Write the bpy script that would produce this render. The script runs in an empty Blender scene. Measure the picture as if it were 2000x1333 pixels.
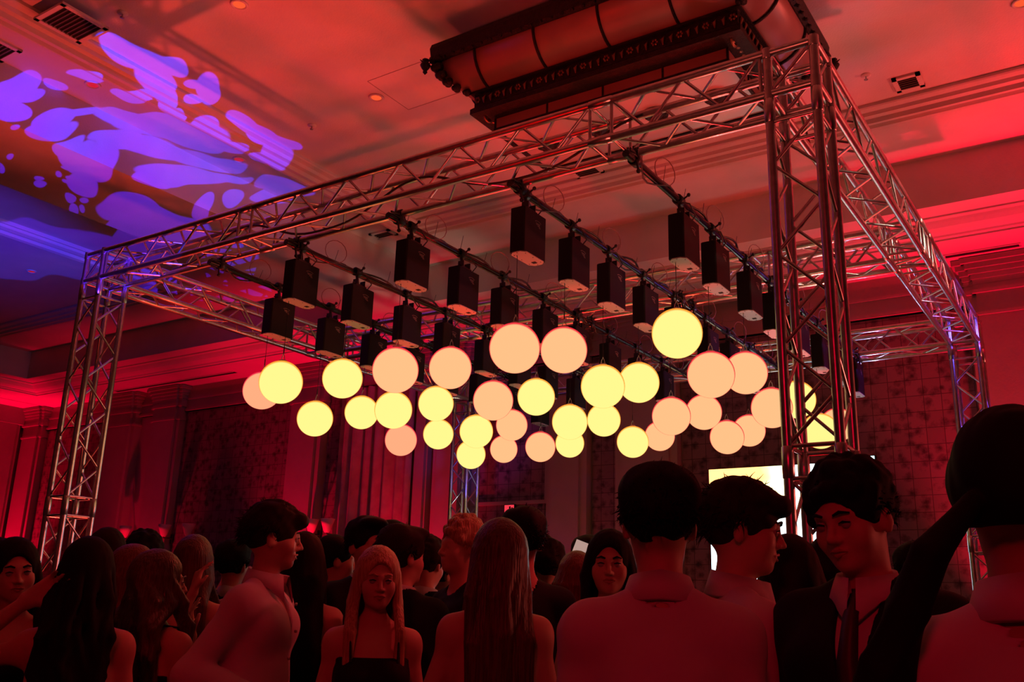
import bpy, math, random
import numpy as np
from mathutils import Vector, Matrix
random.seed(7)
rng = np.random.RandomState(11)
SC = bpy.context.scene
COL = SC.collection
EYE = 1.50                       # camera height above the floor

# ------------------------------------------------------------------ camera
cam_d = bpy.data.cameras.new('camera')
cam_d.sensor_width = 36.0
cam_d.lens = 1830.81 / 2000.0 * 36.0
cam_d.clip_start = 0.05
cam_d.clip_end = 100
cam = bpy.data.objects.new('camera', cam_d)
COL.objects.link(cam)
F = Vector((-0.53519924, 0.79906429, 0.2739672))
R = Vector((0.8350053, 0.54950384, 0.02848995))
U = Vector((-0.12778073, 0.24401186, 0.96131696))
U = R.cross(F).normalized()
cam.matrix_world = Matrix(((R.x, U.x, -F.x, 0), (R.y, U.y, -F.y, 0), (R.z, U.z, -F.z, EYE), (0, 0, 0, 1)))
SC.camera = cam

# ------------------------------------------------------------------ exposure, world
SC.view_settings.view_transform = 'Standard'
SC.view_settings.look = 'None'
SC.view_settings.gamma = 1.0
SC.view_settings.exposure = 0.0
SC.view_settings.use_curve_mapping = False
wd = bpy.data.worlds.new('dim_hall')
SC.world = wd
wd.use_nodes = True
wd.node_tree.nodes['Background'].inputs[0].default_value = (0.02, 0.001, 0.002, 1)
wd.node_tree.nodes['Background'].inputs[1].default_value = 0.2

# ------------------------------------------------------------------ lamps

# strengths of the lamps: (x, watts) of the wall uplights; (place, target, colour, watts, radius, cone) of the washes and added fill spots
UPLIGHTS = [(-20.2, 1900), (-17.0, 130), (-15.6, 420), (-11.7, 1100), (-9.15, 900), (-6.5, 110), (-4.9, 40), (-.8, 1900), (2.4, 900), (5.5, 900)]
WASHES_AND_FILLS = [((5.4, 10.4, 2.0), (-3.6, 4.2, 6.2), (1.0, 0.12, 0.085), 1950, 0.25, 72),
          ((-1.4, 1.4, 2.6), (-3.0, 3.8, 6.2), (1.0, 0.12, 0.08), 150, 0.3, 110),  # added fill for the left and centre of the ceiling
          ((2.4, 10.5, 0.3), (1.2, 9.2, 6.2), (1.0, 0.0, 0.02), 2600, 0.08, 46),
          ((-3.4, 1.6, 2.6), (-3.0, 5.6, 5.45), (1.0, 0.0, 0.0), 200, 0.1, 34),  # added spot that reddens the near side of the chandelier
          ((-5.5, 7.6, 0.5), (-4.5, 6.8, 4.2), (1.0, 0.0, 0.01), 420, 0.15, 95),
          ((-2.6, 8.6, 0.6), (-2.0, 6.8, 4.2), (1.0, 0.0, 0.01), 420, 0.15, 95),
          ((-8.2, 5.4, 0.2), (-7.3, 4.4, 3.0), (1.0, 0.05, 0.03), 900, 0.06, 60),
          ((-8.8, 3.0, 2.8), (-12.6, 5.8, 6.2), (0.06, 0.03, 1.0), 520, 0.02, 36),  # added plain blue spot, strengthens the blue in the left bay
          ((-5.3, 4.9, 2.45), (-5.3, 4.9, 4.0), (1.0, 0.0, 0.0), 30, 0.1, 110),  # from here six unseen spots added below the winch boxes
          ((-4.3, 5.6, 2.45), (-4.3, 5.6, 4.0), (1.0, 0.0, 0.0), 30, 0.1, 110),
          ((-3.4, 5.2, 2.45), (-3.4, 5.2, 4.0), (1.0, 0.0, 0.02), 30, 0.1, 110),
          ((-2.2, 5.9, 2.45), (-2.2, 5.9, 4.0), (1.0, 0.25, 0.2), 28, 0.1, 110),
          ((-4.6, 7.6, 2.45), (-4.6, 7.6, 4.0), (1.0, 0.0, 0.01), 28, 0.1, 110),
          ((-2.8, 7.8, 2.45), (-2.8, 7.8, 4.0), (1.0, 0.12, 0.1), 28, 0.1, 110),
          ((1.6, 8.6, 2.4), (-1.65, 6.2, 5.7), (1.0, 0.9, 0.9), 45, 0.05, 18),  # added white spot for the right end of the chandelier
          ((-1.5, 4.0, 2.7), (-2.75, 2.5, 1.2), (1.0, 0.05, 0.06), 34, 0.05, 55),  # added spot brightening the white shirt left of centre
          ((-3.2, 4.4, 2.8), (-3.3, 2.2, 1.3), (1.0, 0.04, 0.03), 30, 0.05, 60),  # added rim spot for the people at the left
          ((1.2, -3.5, 4.2), (-1.8, 3.0, 1.2), (1.0, 0.0, 0.03), 200, 0.3, 60)]
WHITE, BLUE, ORANGE = (1.0, 0.85, 0.6), (0.13, 0.09, 1.0), (1.0, 0.05, 0.02)
TRUSS_FILLS = [((-.5, y, 4.32), (-1.2, y, 4.12), c, e * .8) for y, c, e in ((5.5, WHITE, 2), (6.3, WHITE, 4), (7.1, WHITE, 5), (7.9, (.8, .7, 1), 5), (8.6, BLUE, 12), (9.3, BLUE, 16))]  # added fill spots along the chords, without fixtures
TRUSS_FILLS += [((-.6, 10.2, 3.2), (-1.2, 9.7, 3.3), BLUE, 10), ((-.6, 10.3, 2.6), (-1.2, 9.7, 2.7), BLUE, 8), ((-2.2, 10.4, 3.9), (-2.2, 9.7, 4.15), (.6, .4, 1), 5), ((-3.6, 9.2, 3.5), (-3.6, 9.7, 4.2), ORANGE, 8)]
TRUSS_FILLS += [((-6.7, 9.2, 2.8), (-7.1, 9.7, 3.2), BLUE, 8), ((-6.8, 9.9, 2.0), (-7.15, 9.7, 2.3), (1, .75, .8), 6), ((-6.9, 9.2, 3.6), (-7.15, 9.2, 4.2), WHITE, 5)]
TRUSS_FILLS += [((-6.8, y, 3.5), (-7.2, y, 4.2), ORANGE, 7) for y in (5.2, 6.2, 7.6, 8.5)]
TRUSS_FILLS += [((x, 7.5, 3.5), (x, 7.1, 4.2), ORANGE, 7) for x in (-6.2, -5.2, -4.2, -3.2)] + [((-2.0, 7.5, 3.5), (-2.0, 7.1, 4.2), (1, .3, .25), 7)]
TRUSS_FILLS += [((x, 4.9, 3.5), (x, 4.5, 4.2), c, 2.5) for x, c in ((-6.4, (1, .12, .03)), (-4.9, (1, .05, .03)), (-3.4, (1, .0, .03)), (-1.9, (1, .05, .05)))]
GOBO_E = 8000
SCREEN_E = 3.0
def lamp(name, kind, loc, aim, color, energy, size=0.1, spot=60, blend=0.6, size_y=None):
    d = bpy.data.lights.new(name, kind)
    d.color = color
    d.energy = energy
    if kind == 'SPOT':
        d.spot_size = math.radians(spot)
        d.spot_blend = blend
        d.shadow_soft_size = size
    elif kind == 'AREA':
        d.size = size
        if size_y:
            d.shape = 'RECTANGLE'
            d.size_y = size_y
    else:
        d.shadow_soft_size = size
    o = bpy.data.objects.new(name, d)
    COL.objects.link(o)
    o.location = loc
    if aim is not None:
        o.rotation_euler = (Vector(aim) - Vector(loc)).to_track_quat('-Z', 'Y').to_euler()
    return o

RED = (1.0, 0.0, 0.035)
WARM = (1.0, 0.13, 0.10)
# red uplights standing along the far wall, between the pilasters
for (x, e) in UPLIGHTS:
    lamp('red_uplight', 'SPOT', (x, 10.6, 0.15), (x, 11.3, 4.6), RED, e, 0.06, 60, 0.9)
# stage washes, plus unseen spots added to brighten ceiling, winches, chandelier and crowd
for (loc, aim, colr, e, s, sp) in WASHES_AND_FILLS:
    lamp('wash_and_fill_light', 'SPOT', loc, aim, colr, e, s, sp, 1.0)

# unseen small spots added close to the truss to brighten its chords
for (loc, aim, colr, e) in TRUSS_FILLS:
    lamp('truss_fill', 'SPOT', loc, aim, colr, e * 5, 0.02, 62, 0.8)

# the patterned spotlight: a cut metal disc throws blue shapes on the ceiling
GOBO_LOC = Vector((-1.6, -0.5, EYE + 0.3))
GOBO_AIM = Vector((-8.6, 5.2, EYE + 4.7))
# ceiling shapes: centre x, y, height above the eye, half axis vectors
SHAPES = [(-8.434,3.976,4.7,0.207,0.036,-0.142,0.106),
(-8.589,4.091,4.7,0.237,0.054,-0.088,0.062),
(-8.869,4.242,4.7,0.094,0.124,-0.198,0.096),
(-8.159,4.128,4.7,0.066,0.083,-0.077,0.039),
(-9.123,4.514,4.7,0.042,0.024,-0.075,0.044),
(-7.735,4.145,4.7,0.125,0.106,-0.084,0.049),
(-9.203,4.329,4.7,0.023,0.014,-0.052,0.029),
(-8.645,4.538,4.7,0.138,0.081,-0.205,0.127),
(-8.871,4.728,4.7,0.18,0.106,-0.238,0.149),
(-8.384,4.589,4.7,0.089,0.077,-0.081,0.048),
(-8.194,4.845,4.7,0.129,0.201,-0.176,0.1),
(-7.984,5.247,4.7,0.329,0.431,-0.252,0.161),
(-7.815,5.615,4.7,0.236,0.262,-0.249,0.178),
(-8.577,5.216,4.7,0.12,0.163,-0.191,0.115),
(-8.553,5.465,4.7,0.242,0.213,-0.203,0.137),
(-8.525,5.652,4.7,0.196,0.173,-0.182,0.126),
(-8.247,5.963,4.7,0.273,0.312,-0.159,0.114),
(-8.715,6.162,4.7,0.274,0.244,-0.205,0.15),
(-9.001,6.107,4.7,0.128,0.074,-0.171,0.13),
(-8.384,6.353,4.7,0.206,0.183,-0.102,0.08),
(-9.017,5.123,4.7,0.109,0.063,-0.252,0.165),
(-9.205,5.357,4.7,0.026,0.164,-0.396,0.195),
(-9.21,5.61,4.7,-0.053,0.259,-0.402,0.174),
(-9.853,5.813,4.7,0.09,0.133,-0.378,0.221),
(-7.694,4.621,4.7,0.127,0.189,-0.094,0.054),
(-7.107,4.322,4.7,0.08,0.329,-0.173,0.082),
(-6.989,4.582,4.7,0.092,0.13,-0.117,0.072),
(-7.321,4.691,4.7,-0.047,0.246,-0.223,0.084),
(-7.492,4.973,4.7,-0.102,0.188,-0.182,0.043),
(-7.582,5.247,4.7,0.024,0.088,-0.121,0.068),
(-7.508,5.526,4.7,0.054,0.109,-0.141,0.091),
(-6.924,5.001,4.7,-0.002,0.133,-0.173,0.082),
(-7.013,5.139,4.7,0.073,0.043,-0.135,0.112),
(-7.215,5.098,4.7,0.079,0.047,-0.083,0.066),
(-7,4.863,4.7,0.082,0.048,-0.068,0.054),
(-7.165,5.727,4.7,0.042,0.194,-0.15,0.093),
(-7.178,6.009,4.7,0.055,0.195,-0.182,0.122),
(-7.021,6.193,4.7,0.078,0.101,-0.106,0.088),
(-7.378,6.417,4.7,-0.12,0.264,-0.284,0.1),
(-7.645,6.387,4.7,0.112,0.151,-0.107,0.085),
(-7.656,6.012,4.7,0.123,0.092,-0.087,0.073),
(-7.961,6.9,4.7,0.264,0.236,-0.174,0.153),
(-8.306,7.079,4.7,0.257,0.088,-0.143,0.142),
(-9.214,6.866,4.7,0.086,0.049,-0.268,0.22),
(-8.796,6.919,4.7,0.1,0.057,-0.279,0.24),
(-8.967,5.644,4.15,0.305,0.174,-0.289,0.204),
(-8.959,5.965,4.15,0.261,0.409,-0.372,0.242),
(-8.805,6.141,4.15,0.131,0.205,-0.281,0.19),
(-9.555,5.867,4.15,0.275,0.047,-0.241,0.187),
(-8.928,4.355,4.15,0.029,0.017,-0.08,0.045),
(-9.337,4.446,4.15,0.042,0.024,-0.129,0.072),
(-9.266,4.843,4.15,0.034,0.02,-0.052,0.031),
(-9.389,4.917,4.15,0.052,0.03,-0.067,0.04),
(-8.816,4.868,4.15,0.033,0.019,-0.061,0.039),
(-8.895,4.797,4.15,0.03,0.017,-0.103,0.064),
(-8.993,4.939,4.15,0.027,0.016,-0.059,0.037),
(-8.966,5.097,4.15,0.038,0.022,-0.085,0.055),
(-9.35,5.216,4.15,0.039,0.022,-0.091,0.058),
(-9.266,5.291,4.15,0.039,0.022,-0.068,0.044),
(-9.548,5.341,4.15,0.04,0.023,-0.095,0.06),
(-9.467,5.388,4.15,0.027,0.015,-0.066,0.042),
(-8.56,4.706,4.15,0.045,0.04,-0.048,0.028),
(-9.385,6.18,4.15,0.434,0.244,-0.232,0.169),
(-12.284,6.49,4.7,0.496,0.879,-0.925,0.49),
(-11.767,7.341,4.7,0.56,0.764,-0.966,0.607),
(-11.78,8.316,4.7,0.454,0.833,-0.978,0.674),
(-10.349,8.364,4.7,0.033,0.492,-0.769,0.53),
(-11.244,9.144,4.7,0.491,0.269,-0.516,0.449),
(-12.32,9.126,4.7,0.386,0.21,-0.393,0.314),
(-13.322,6.712,4.7,0.324,0.892,-0.596,0.295)]
def build_gobo():
    q = (GOBO_AIM - GOBO_LOC).to_track_quat('-Z', 'Y')
    o = lamp('pattern_spotlight', 'SPOT', GOBO_LOC, GOBO_AIM, (1, 1, 1), GOBO_E, 0.005, 95, 0.1)
    d = o.data
    d.use_nodes = True
    nt = d.node_tree
    em = nt.nodes['Emission']
    tc = nt.nodes.new('ShaderNodeTexCoord')
    sep = nt.nodes.new('ShaderNodeSeparateXYZ')
    nt.links.new(tc.outputs['Normal'], sep.inputs[0])
    def math_(op, a, b=None, c=None):
        n = nt.nodes.new('ShaderNodeMath')
        n.operation = op
        for i, v in enumerate((a, b, c)):
            if v is None:
                continue
            if isinstance(v, (int, float)):
                n.inputs[i].default_value = v
            else:
                nt.links.new(v, n.inputs[i])
        return n.outputs[0]
    gx = math_('DIVIDE', sep.outputs[0], sep.outputs[2])
    gy = math_('DIVIDE', sep.outputs[1], sep.outputs[2])
    cb = nt.nodes.new('ShaderNodeCombineXYZ')
    nt.links.new(gx, cb.inputs[0])
    nt.links.new(gy, cb.inputs[1])
    # a slightly wavy edge on the cut shapes
    nz = nt.nodes.new('ShaderNodeTexNoise')
    nz.inputs['Scale'].default_value = 9.0
    nz.inputs['Detail'].default_value = 2.0
    nt.links.new(cb.outputs[0], nz.inputs['Vector'])
    mul = nt.nodes.new('ShaderNodeVectorMath')
    mul.operation = 'MULTIPLY_ADD'
    nt.links.new(nz.outputs['Color'], mul.inputs[0])
    mul.inputs[1].default_value = (0.07, 0.07, 0)
    ad = nt.nodes.new('ShaderNodeVectorMath')
    ad.operation = 'ADD'
    nt.links.new(cb.outputs[0], ad.inputs[0])
    ad.inputs[1].default_value = (-0.035, -0.035, 0)
    nt.links.new(ad.outputs[0], mul.inputs[2])
    sp = nt.nodes.new('ShaderNodeSeparateXYZ')
    nt.links.new(mul.outputs[0], sp.inputs[0])
    one = nt.nodes.new('ShaderNodeCombineXYZ')
    nt.links.new(sp.outputs[0], one.inputs[0])
    nt.links.new(sp.outputs[1], one.inputs[1])
    one.inputs[2].default_value = 1.0
    P3 = one.outputs[0]
    qi = q.inverted()
    def g(p):
        l = qi @ (Vector(p) - GOBO_LOC)
        return np.array([l.x / l.z, l.y / l.z])
    acc = None
    for (cx, cy, z, ax, ay, bx, by) in SHAPES:
        Z = z + EYE
        c0 = g((cx, cy, Z))
        va = g((cx + ax, cy + ay, Z)) - c0
        vb = g((cx + bx, cy + by, Z)) - c0
        M = np.linalg.inv(np.array([va, vb]).T)
        off = -M @ c0
        comps = []
        for k in range(2):
            dn = nt.nodes.new('ShaderNodeVectorMath')
            dn.operation = 'DOT_PRODUCT'
            nt.links.new(P3, dn.inputs[0])
            dn.inputs[1].default_value = (M[k, 0], M[k, 1], off[k])
            comps.append(dn.outputs['Value'])
        cc = nt.nodes.new('ShaderNodeCombineXYZ')
        nt.links.new(comps[0], cc.inputs[0])
        nt.links.new(comps[1], cc.inputs[1])
        ln = nt.nodes.new('ShaderNodeVectorMath')
        ln.operation = 'LENGTH'
        nt.links.new(cc.outputs[0], ln.inputs[0])
        v = ln.outputs['Value']
        acc = v if acc is None else math_('SMOOTH_MIN', acc, v, 0.05)
    mask = math_('MULTIPLY_ADD', acc, -14.0, 15.5)
    mask = math_('MINIMUM', math_('MAXIMUM', mask, 0.0), 1.0)
    n2 = nt.nodes.new('ShaderNodeTexNoise')
    n2.inputs['Scale'].default_value = 5.0
    nt.links.new(P3, n2.inputs['Vector'])
    rp = nt.nodes.new('ShaderNodeValToRGB')
    rp.color_ramp.elements[0].position = 0.40
    rp.color_ramp.elements[0].color = (0.10, 0.015, 1.0, 1)
    rp.color_ramp.elements[1].position = 0.62
    rp.color_ramp.elements[1].color = (0.02, 0.05, 1.0, 1)
    nt.links.new(n2.outputs['Fac'], rp.inputs[0])
    nt.links.new(rp.outputs[0], em.inputs['Color'])
    nt.links.new(mask, em.inputs['Strength'])
build_gobo()

# ------------------------------------------------------------------ materials
def mat(name, color, rough=0.6, metal=0.0, spec=0.5, emit=None, estr=1.0, coat=0.0, trans=0.0):
    m = bpy.data.materials.new(name)
    m.use_nodes = True
    b = m.node_tree.nodes['Principled BSDF']
    b.inputs['Base Color'].default_value = (*color, 1)
    b.inputs['Roughness'].default_value = rough
    b.inputs['Metallic'].default_value = metal
    b.inputs['Specular IOR Level'].default_value = spec
    b.inputs['Coat Weight'].default_value = coat
    b.inputs['Transmission Weight'].default_value = trans
    if emit:
        b.inputs['Emission Color'].default_value = (*emit, 1)
        b.inputs['Emission Strength'].default_value = estr
    return m
def noisy(m, c1, c2, scale=8, bump=0.0, bscale=40, detail=3, stretch=None):
    nt = m.node_tree
    b = nt.nodes['Principled BSDF']
    tc = nt.nodes.new('ShaderNodeTexCoord')
    src = tc.outputs['Object']
    if stretch:
        mp = nt.nodes.new('ShaderNodeMapping')
        mp.inputs['Scale'].default_value = stretch
        nt.links.new(src, mp.inputs['Vector'])
        src = mp.outputs[0]
    n = nt.nodes.new('ShaderNodeTexNoise')
    n.inputs['Scale'].default_value = scale
    n.inputs['Detail'].default_value = detail
    nt.links.new(src, n.inputs['Vector'])
    r = nt.nodes.new('ShaderNodeValToRGB')
    r.color_ramp.elements[0].position = 0.35
    r.color_ramp.elements[0].color = (*c1, 1)
    r.color_ramp.elements[1].position = 0.65
    r.color_ramp.elements[1].color = (*c2, 1)
    nt.links.new(n.outputs['Fac'], r.inputs[0])
    nt.links.new(r.outputs[0], b.inputs['Base Color'])
    if bump:
        n2 = nt.nodes.new('ShaderNodeTexNoise')
        n2.inputs['Scale'].default_value = bscale
        n2.inputs['Detail'].default_value = 2
        nt.links.new(src, n2.inputs['Vector'])
        bp = nt.nodes.new('ShaderNodeBump')
        bp.inputs['Strength'].default_value = bump
        bp.inputs['Distance'].default_value = 0.02
        nt.links.new(n2.outputs['Fac'], bp.inputs['Height'])
        nt.links.new(bp.outputs[0], b.inputs['Normal'])
    return m
M = {}
M['plaster'] = noisy(mat('ceiling_plaster', (0.62, 0.58, 0.55), 0.85), (0.60, 0.56, 0.53), (0.64, 0.60, 0.57), 3, 0.15, 60)
M['wallpaint'] = noisy(mat('painted_plaster', (0.34, 0.27, 0.26), 0.7), (0.32, 0.25, 0.24), (0.36, 0.29, 0.28), 2, 0.1, 50)
M['carpet'] = noisy(mat('patterned_carpet', (0.1, 0.07, 0.06), 0.95), (0.06, 0.04, 0.04), (0.16, 0.11, 0.08), 6, 0.4, 200)
M['alu'] = noisy(mat('brushed_aluminium', (0.6, 0.6, 0.61), 0.30, 1.0), (0.44, 0.44, 0.45), (0.56, 0.56, 0.57), 25)
M['weld'] = mat('aluminium_coupler', (0.4, 0.4, 0.41), 0.4, 1.0)
M['blackmetal'] = mat('black_steel', (0.012, 0.012, 0.013), 0.45, 0.3)
M['blackplastic'] = mat('black_casing', (0.004, 0.004, 0.0045), 0.6, spec=.2)
M['plate'] = mat('bare_metal_plate', (0.42, 0.38, 0.38), 0.5, 0.1)
M['cable'] = mat('black_cable', (0.01, 0.01, 0.01), 0.5)
M['sticker'] = mat('dim_grey_print', (0.16, 0.13, 0.12), 0.6)
M['bronze'] = noisy(mat('dark_bronze', (0.02, 0.012, 0.01), 0.5, 0.5), (0.006, 0.004, 0.003), (0.022, 0.012, 0.009), 30, 0.5, 120)
M['dark'] = mat('dark_void', (0.008, 0.006, 0.006), 0.9)
M['fabric_curtain'] = noisy(mat('curtain_cloth', (0.3, 0.24, 0.23), 0.85), (0.26, 0.20, 0.2), (0.34, 0.28, 0.27), 5)
def glass_panel():
    m = mat('frosted_glass', (0.30, 0.12, 0.10), 0.4, 0.0, 0.5)
    return noisy(m, (0.24, 0.10, 0.09), (0.29, 0.13, 0.11), 2.5)
M['glass'] = glass_panel()
def wallpaper():
    m = mat('flowered_wallpaper', (0.2, 0.15, 0.15), 0.7)
    nt = m.node_tree
    b = nt.nodes['Principled BSDF']
    tc = nt.nodes.new('ShaderNodeTexCoord')
    v = nt.nodes.new('ShaderNodeTexVoronoi')
    v.inputs['Scale'].default_value = 8
    nt.links.new(tc.outputs['Object'], v.inputs['Vector'])
    n = nt.nodes.new('ShaderNodeTexNoise')
    n.inputs['Scale'].default_value = 26
    n.inputs['Detail'].default_value = 4
    nt.links.new(tc.outputs['Object'], n.inputs['Vector'])
    a = nt.nodes.new('ShaderNodeMath')
    a.operation = 'MULTIPLY_ADD'
    nt.links.new(n.outputs['Fac'], a.inputs[0])
    a.inputs[1].default_value = 0.8
    nt.links.new(v.outputs['Distance'], a.inputs[2])
    r = nt.nodes.new('ShaderNodeValToRGB')
    r.color_ramp.elements[0].position = 0.42
    r.color_ramp.elements[0].color = (0.03, 0.016, 0.02, 1)
    r.color_ramp.elements[1].position = 0.95
    r.color_ramp.elements[1].color = (0.20, 0.12, 0.14, 1)
    e = r.color_ramp.elements.new(0.60)
    e.color = (0.08, 0.045, 0.055, 1)
    nt.links.new(a.outputs[0], r.inputs[0])
    # the square tile grid of the panels
    br = nt.nodes.new('ShaderNodeTexBrick')
    br.offset = 0.0
    br.inputs['Scale'].default_value = 1.0
    br.inputs['Brick Width'].default_value = 0.19
    br.inputs['Row Height'].default_value = 0.19
    br.inputs['Mortar Size'].default_value = 0.005
    br.inputs['Color1'].default_value = (1, 1, 1, 1)
    br.inputs['Color2'].default_value = (0.8, 0.8, 0.8, 1)
    br.inputs['Mortar'].default_value = (0.35, 0.35, 0.35, 1)
    mp = nt.nodes.new('ShaderNodeMapping')
    mp.inputs['Rotation'].default_value = (math.radians(90), 0, 0)
    nt.links.new(tc.outputs['Object'], mp.inputs['Vector'])
    nt.links.new(mp.outputs[0], br.inputs['Vector'])
    mx = nt.nodes.new('ShaderNodeMix')
    mx.data_type = 'RGBA'
    mx.blend_type = 'MULTIPLY'
    mx.inputs[0].default_value = 1
    nt.links.new(r.outputs[0], mx.inputs[6])
    nt.links.new(br.outputs['Color'], mx.inputs[7])
    v2 = nt.nodes.new('ShaderNodeTexVoronoi')      # small dark flowers, one on each tile
    v2.inputs['Scale'].default_value = 1 / .19
    v2.inputs['Randomness'].default_value = 0.45
    nt.links.new(tc.outputs['Object'], v2.inputs['Vector'])
    r2 = nt.nodes.new('ShaderNodeValToRGB')
    r2.color_ramp.elements[0].position = .16; r2.color_ramp.elements[0].color = (.22, .22, .22, 1)
    r2.color_ramp.elements[1].position = .24; r2.color_ramp.elements[1].color = (1, 1, 1, 1)
    nt.links.new(v2.outputs['Distance'], r2.inputs[0])
    mx2 = nt.nodes.new('ShaderNodeMix'); mx2.data_type = 'RGBA'; mx2.blend_type = 'MULTIPLY'; mx2.inputs[0].default_value = 1
    nt.links.new(mx.outputs[2], mx2.inputs[6]); nt.links.new(r2.outputs[0], mx2.inputs[7])
    nt.links.new(mx2.outputs[2], b.inputs['Base Color'])
    return m
M['wallpaper'] = wallpaper()
def emitter(name, color, strength):
    m = bpy.data.materials.new(name)
    m.use_nodes = True
    nt = m.node_tree
    nt.nodes.remove(nt.nodes['Principled BSDF'])
    e = nt.nodes.new('ShaderNodeEmission')
    e.inputs[0].default_value = (*color, 1)
    e.inputs[1].default_value = strength
    nt.links.new(e.outputs[0], nt.nodes['Material Output'].inputs[0])
    return m
def globe_mat(name, core, rim, strength):
    """frosted plastic shell lit from inside, weaker where it is seen edge-on"""
    m = emitter(name, core, strength)
    nt = m.node_tree
    e = [n for n in nt.nodes if n.type == 'EMISSION'][0]
    lw = nt.nodes.new('ShaderNodeLayerWeight')
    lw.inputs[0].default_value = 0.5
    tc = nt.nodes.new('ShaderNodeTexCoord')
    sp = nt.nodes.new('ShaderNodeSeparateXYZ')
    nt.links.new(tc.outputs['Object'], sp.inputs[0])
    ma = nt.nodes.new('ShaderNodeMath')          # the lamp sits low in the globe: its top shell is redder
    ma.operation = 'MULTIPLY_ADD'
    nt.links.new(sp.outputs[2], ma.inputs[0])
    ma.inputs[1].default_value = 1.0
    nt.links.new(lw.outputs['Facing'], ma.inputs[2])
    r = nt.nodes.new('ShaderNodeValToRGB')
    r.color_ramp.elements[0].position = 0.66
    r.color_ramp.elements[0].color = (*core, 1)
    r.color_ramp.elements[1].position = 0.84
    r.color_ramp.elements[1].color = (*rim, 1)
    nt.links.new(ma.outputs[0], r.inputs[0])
    nt.links.new(r.outputs[0], e.inputs[0])
    return m
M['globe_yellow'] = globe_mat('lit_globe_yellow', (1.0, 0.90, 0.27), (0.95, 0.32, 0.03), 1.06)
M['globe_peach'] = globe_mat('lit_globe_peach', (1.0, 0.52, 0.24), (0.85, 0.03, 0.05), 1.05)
M['globe_pink'] = globe_mat('lit_globe_pink', (1.0, 0.42, 0.22), (0.85, 0.02, 0.06), 1.02)

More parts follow.
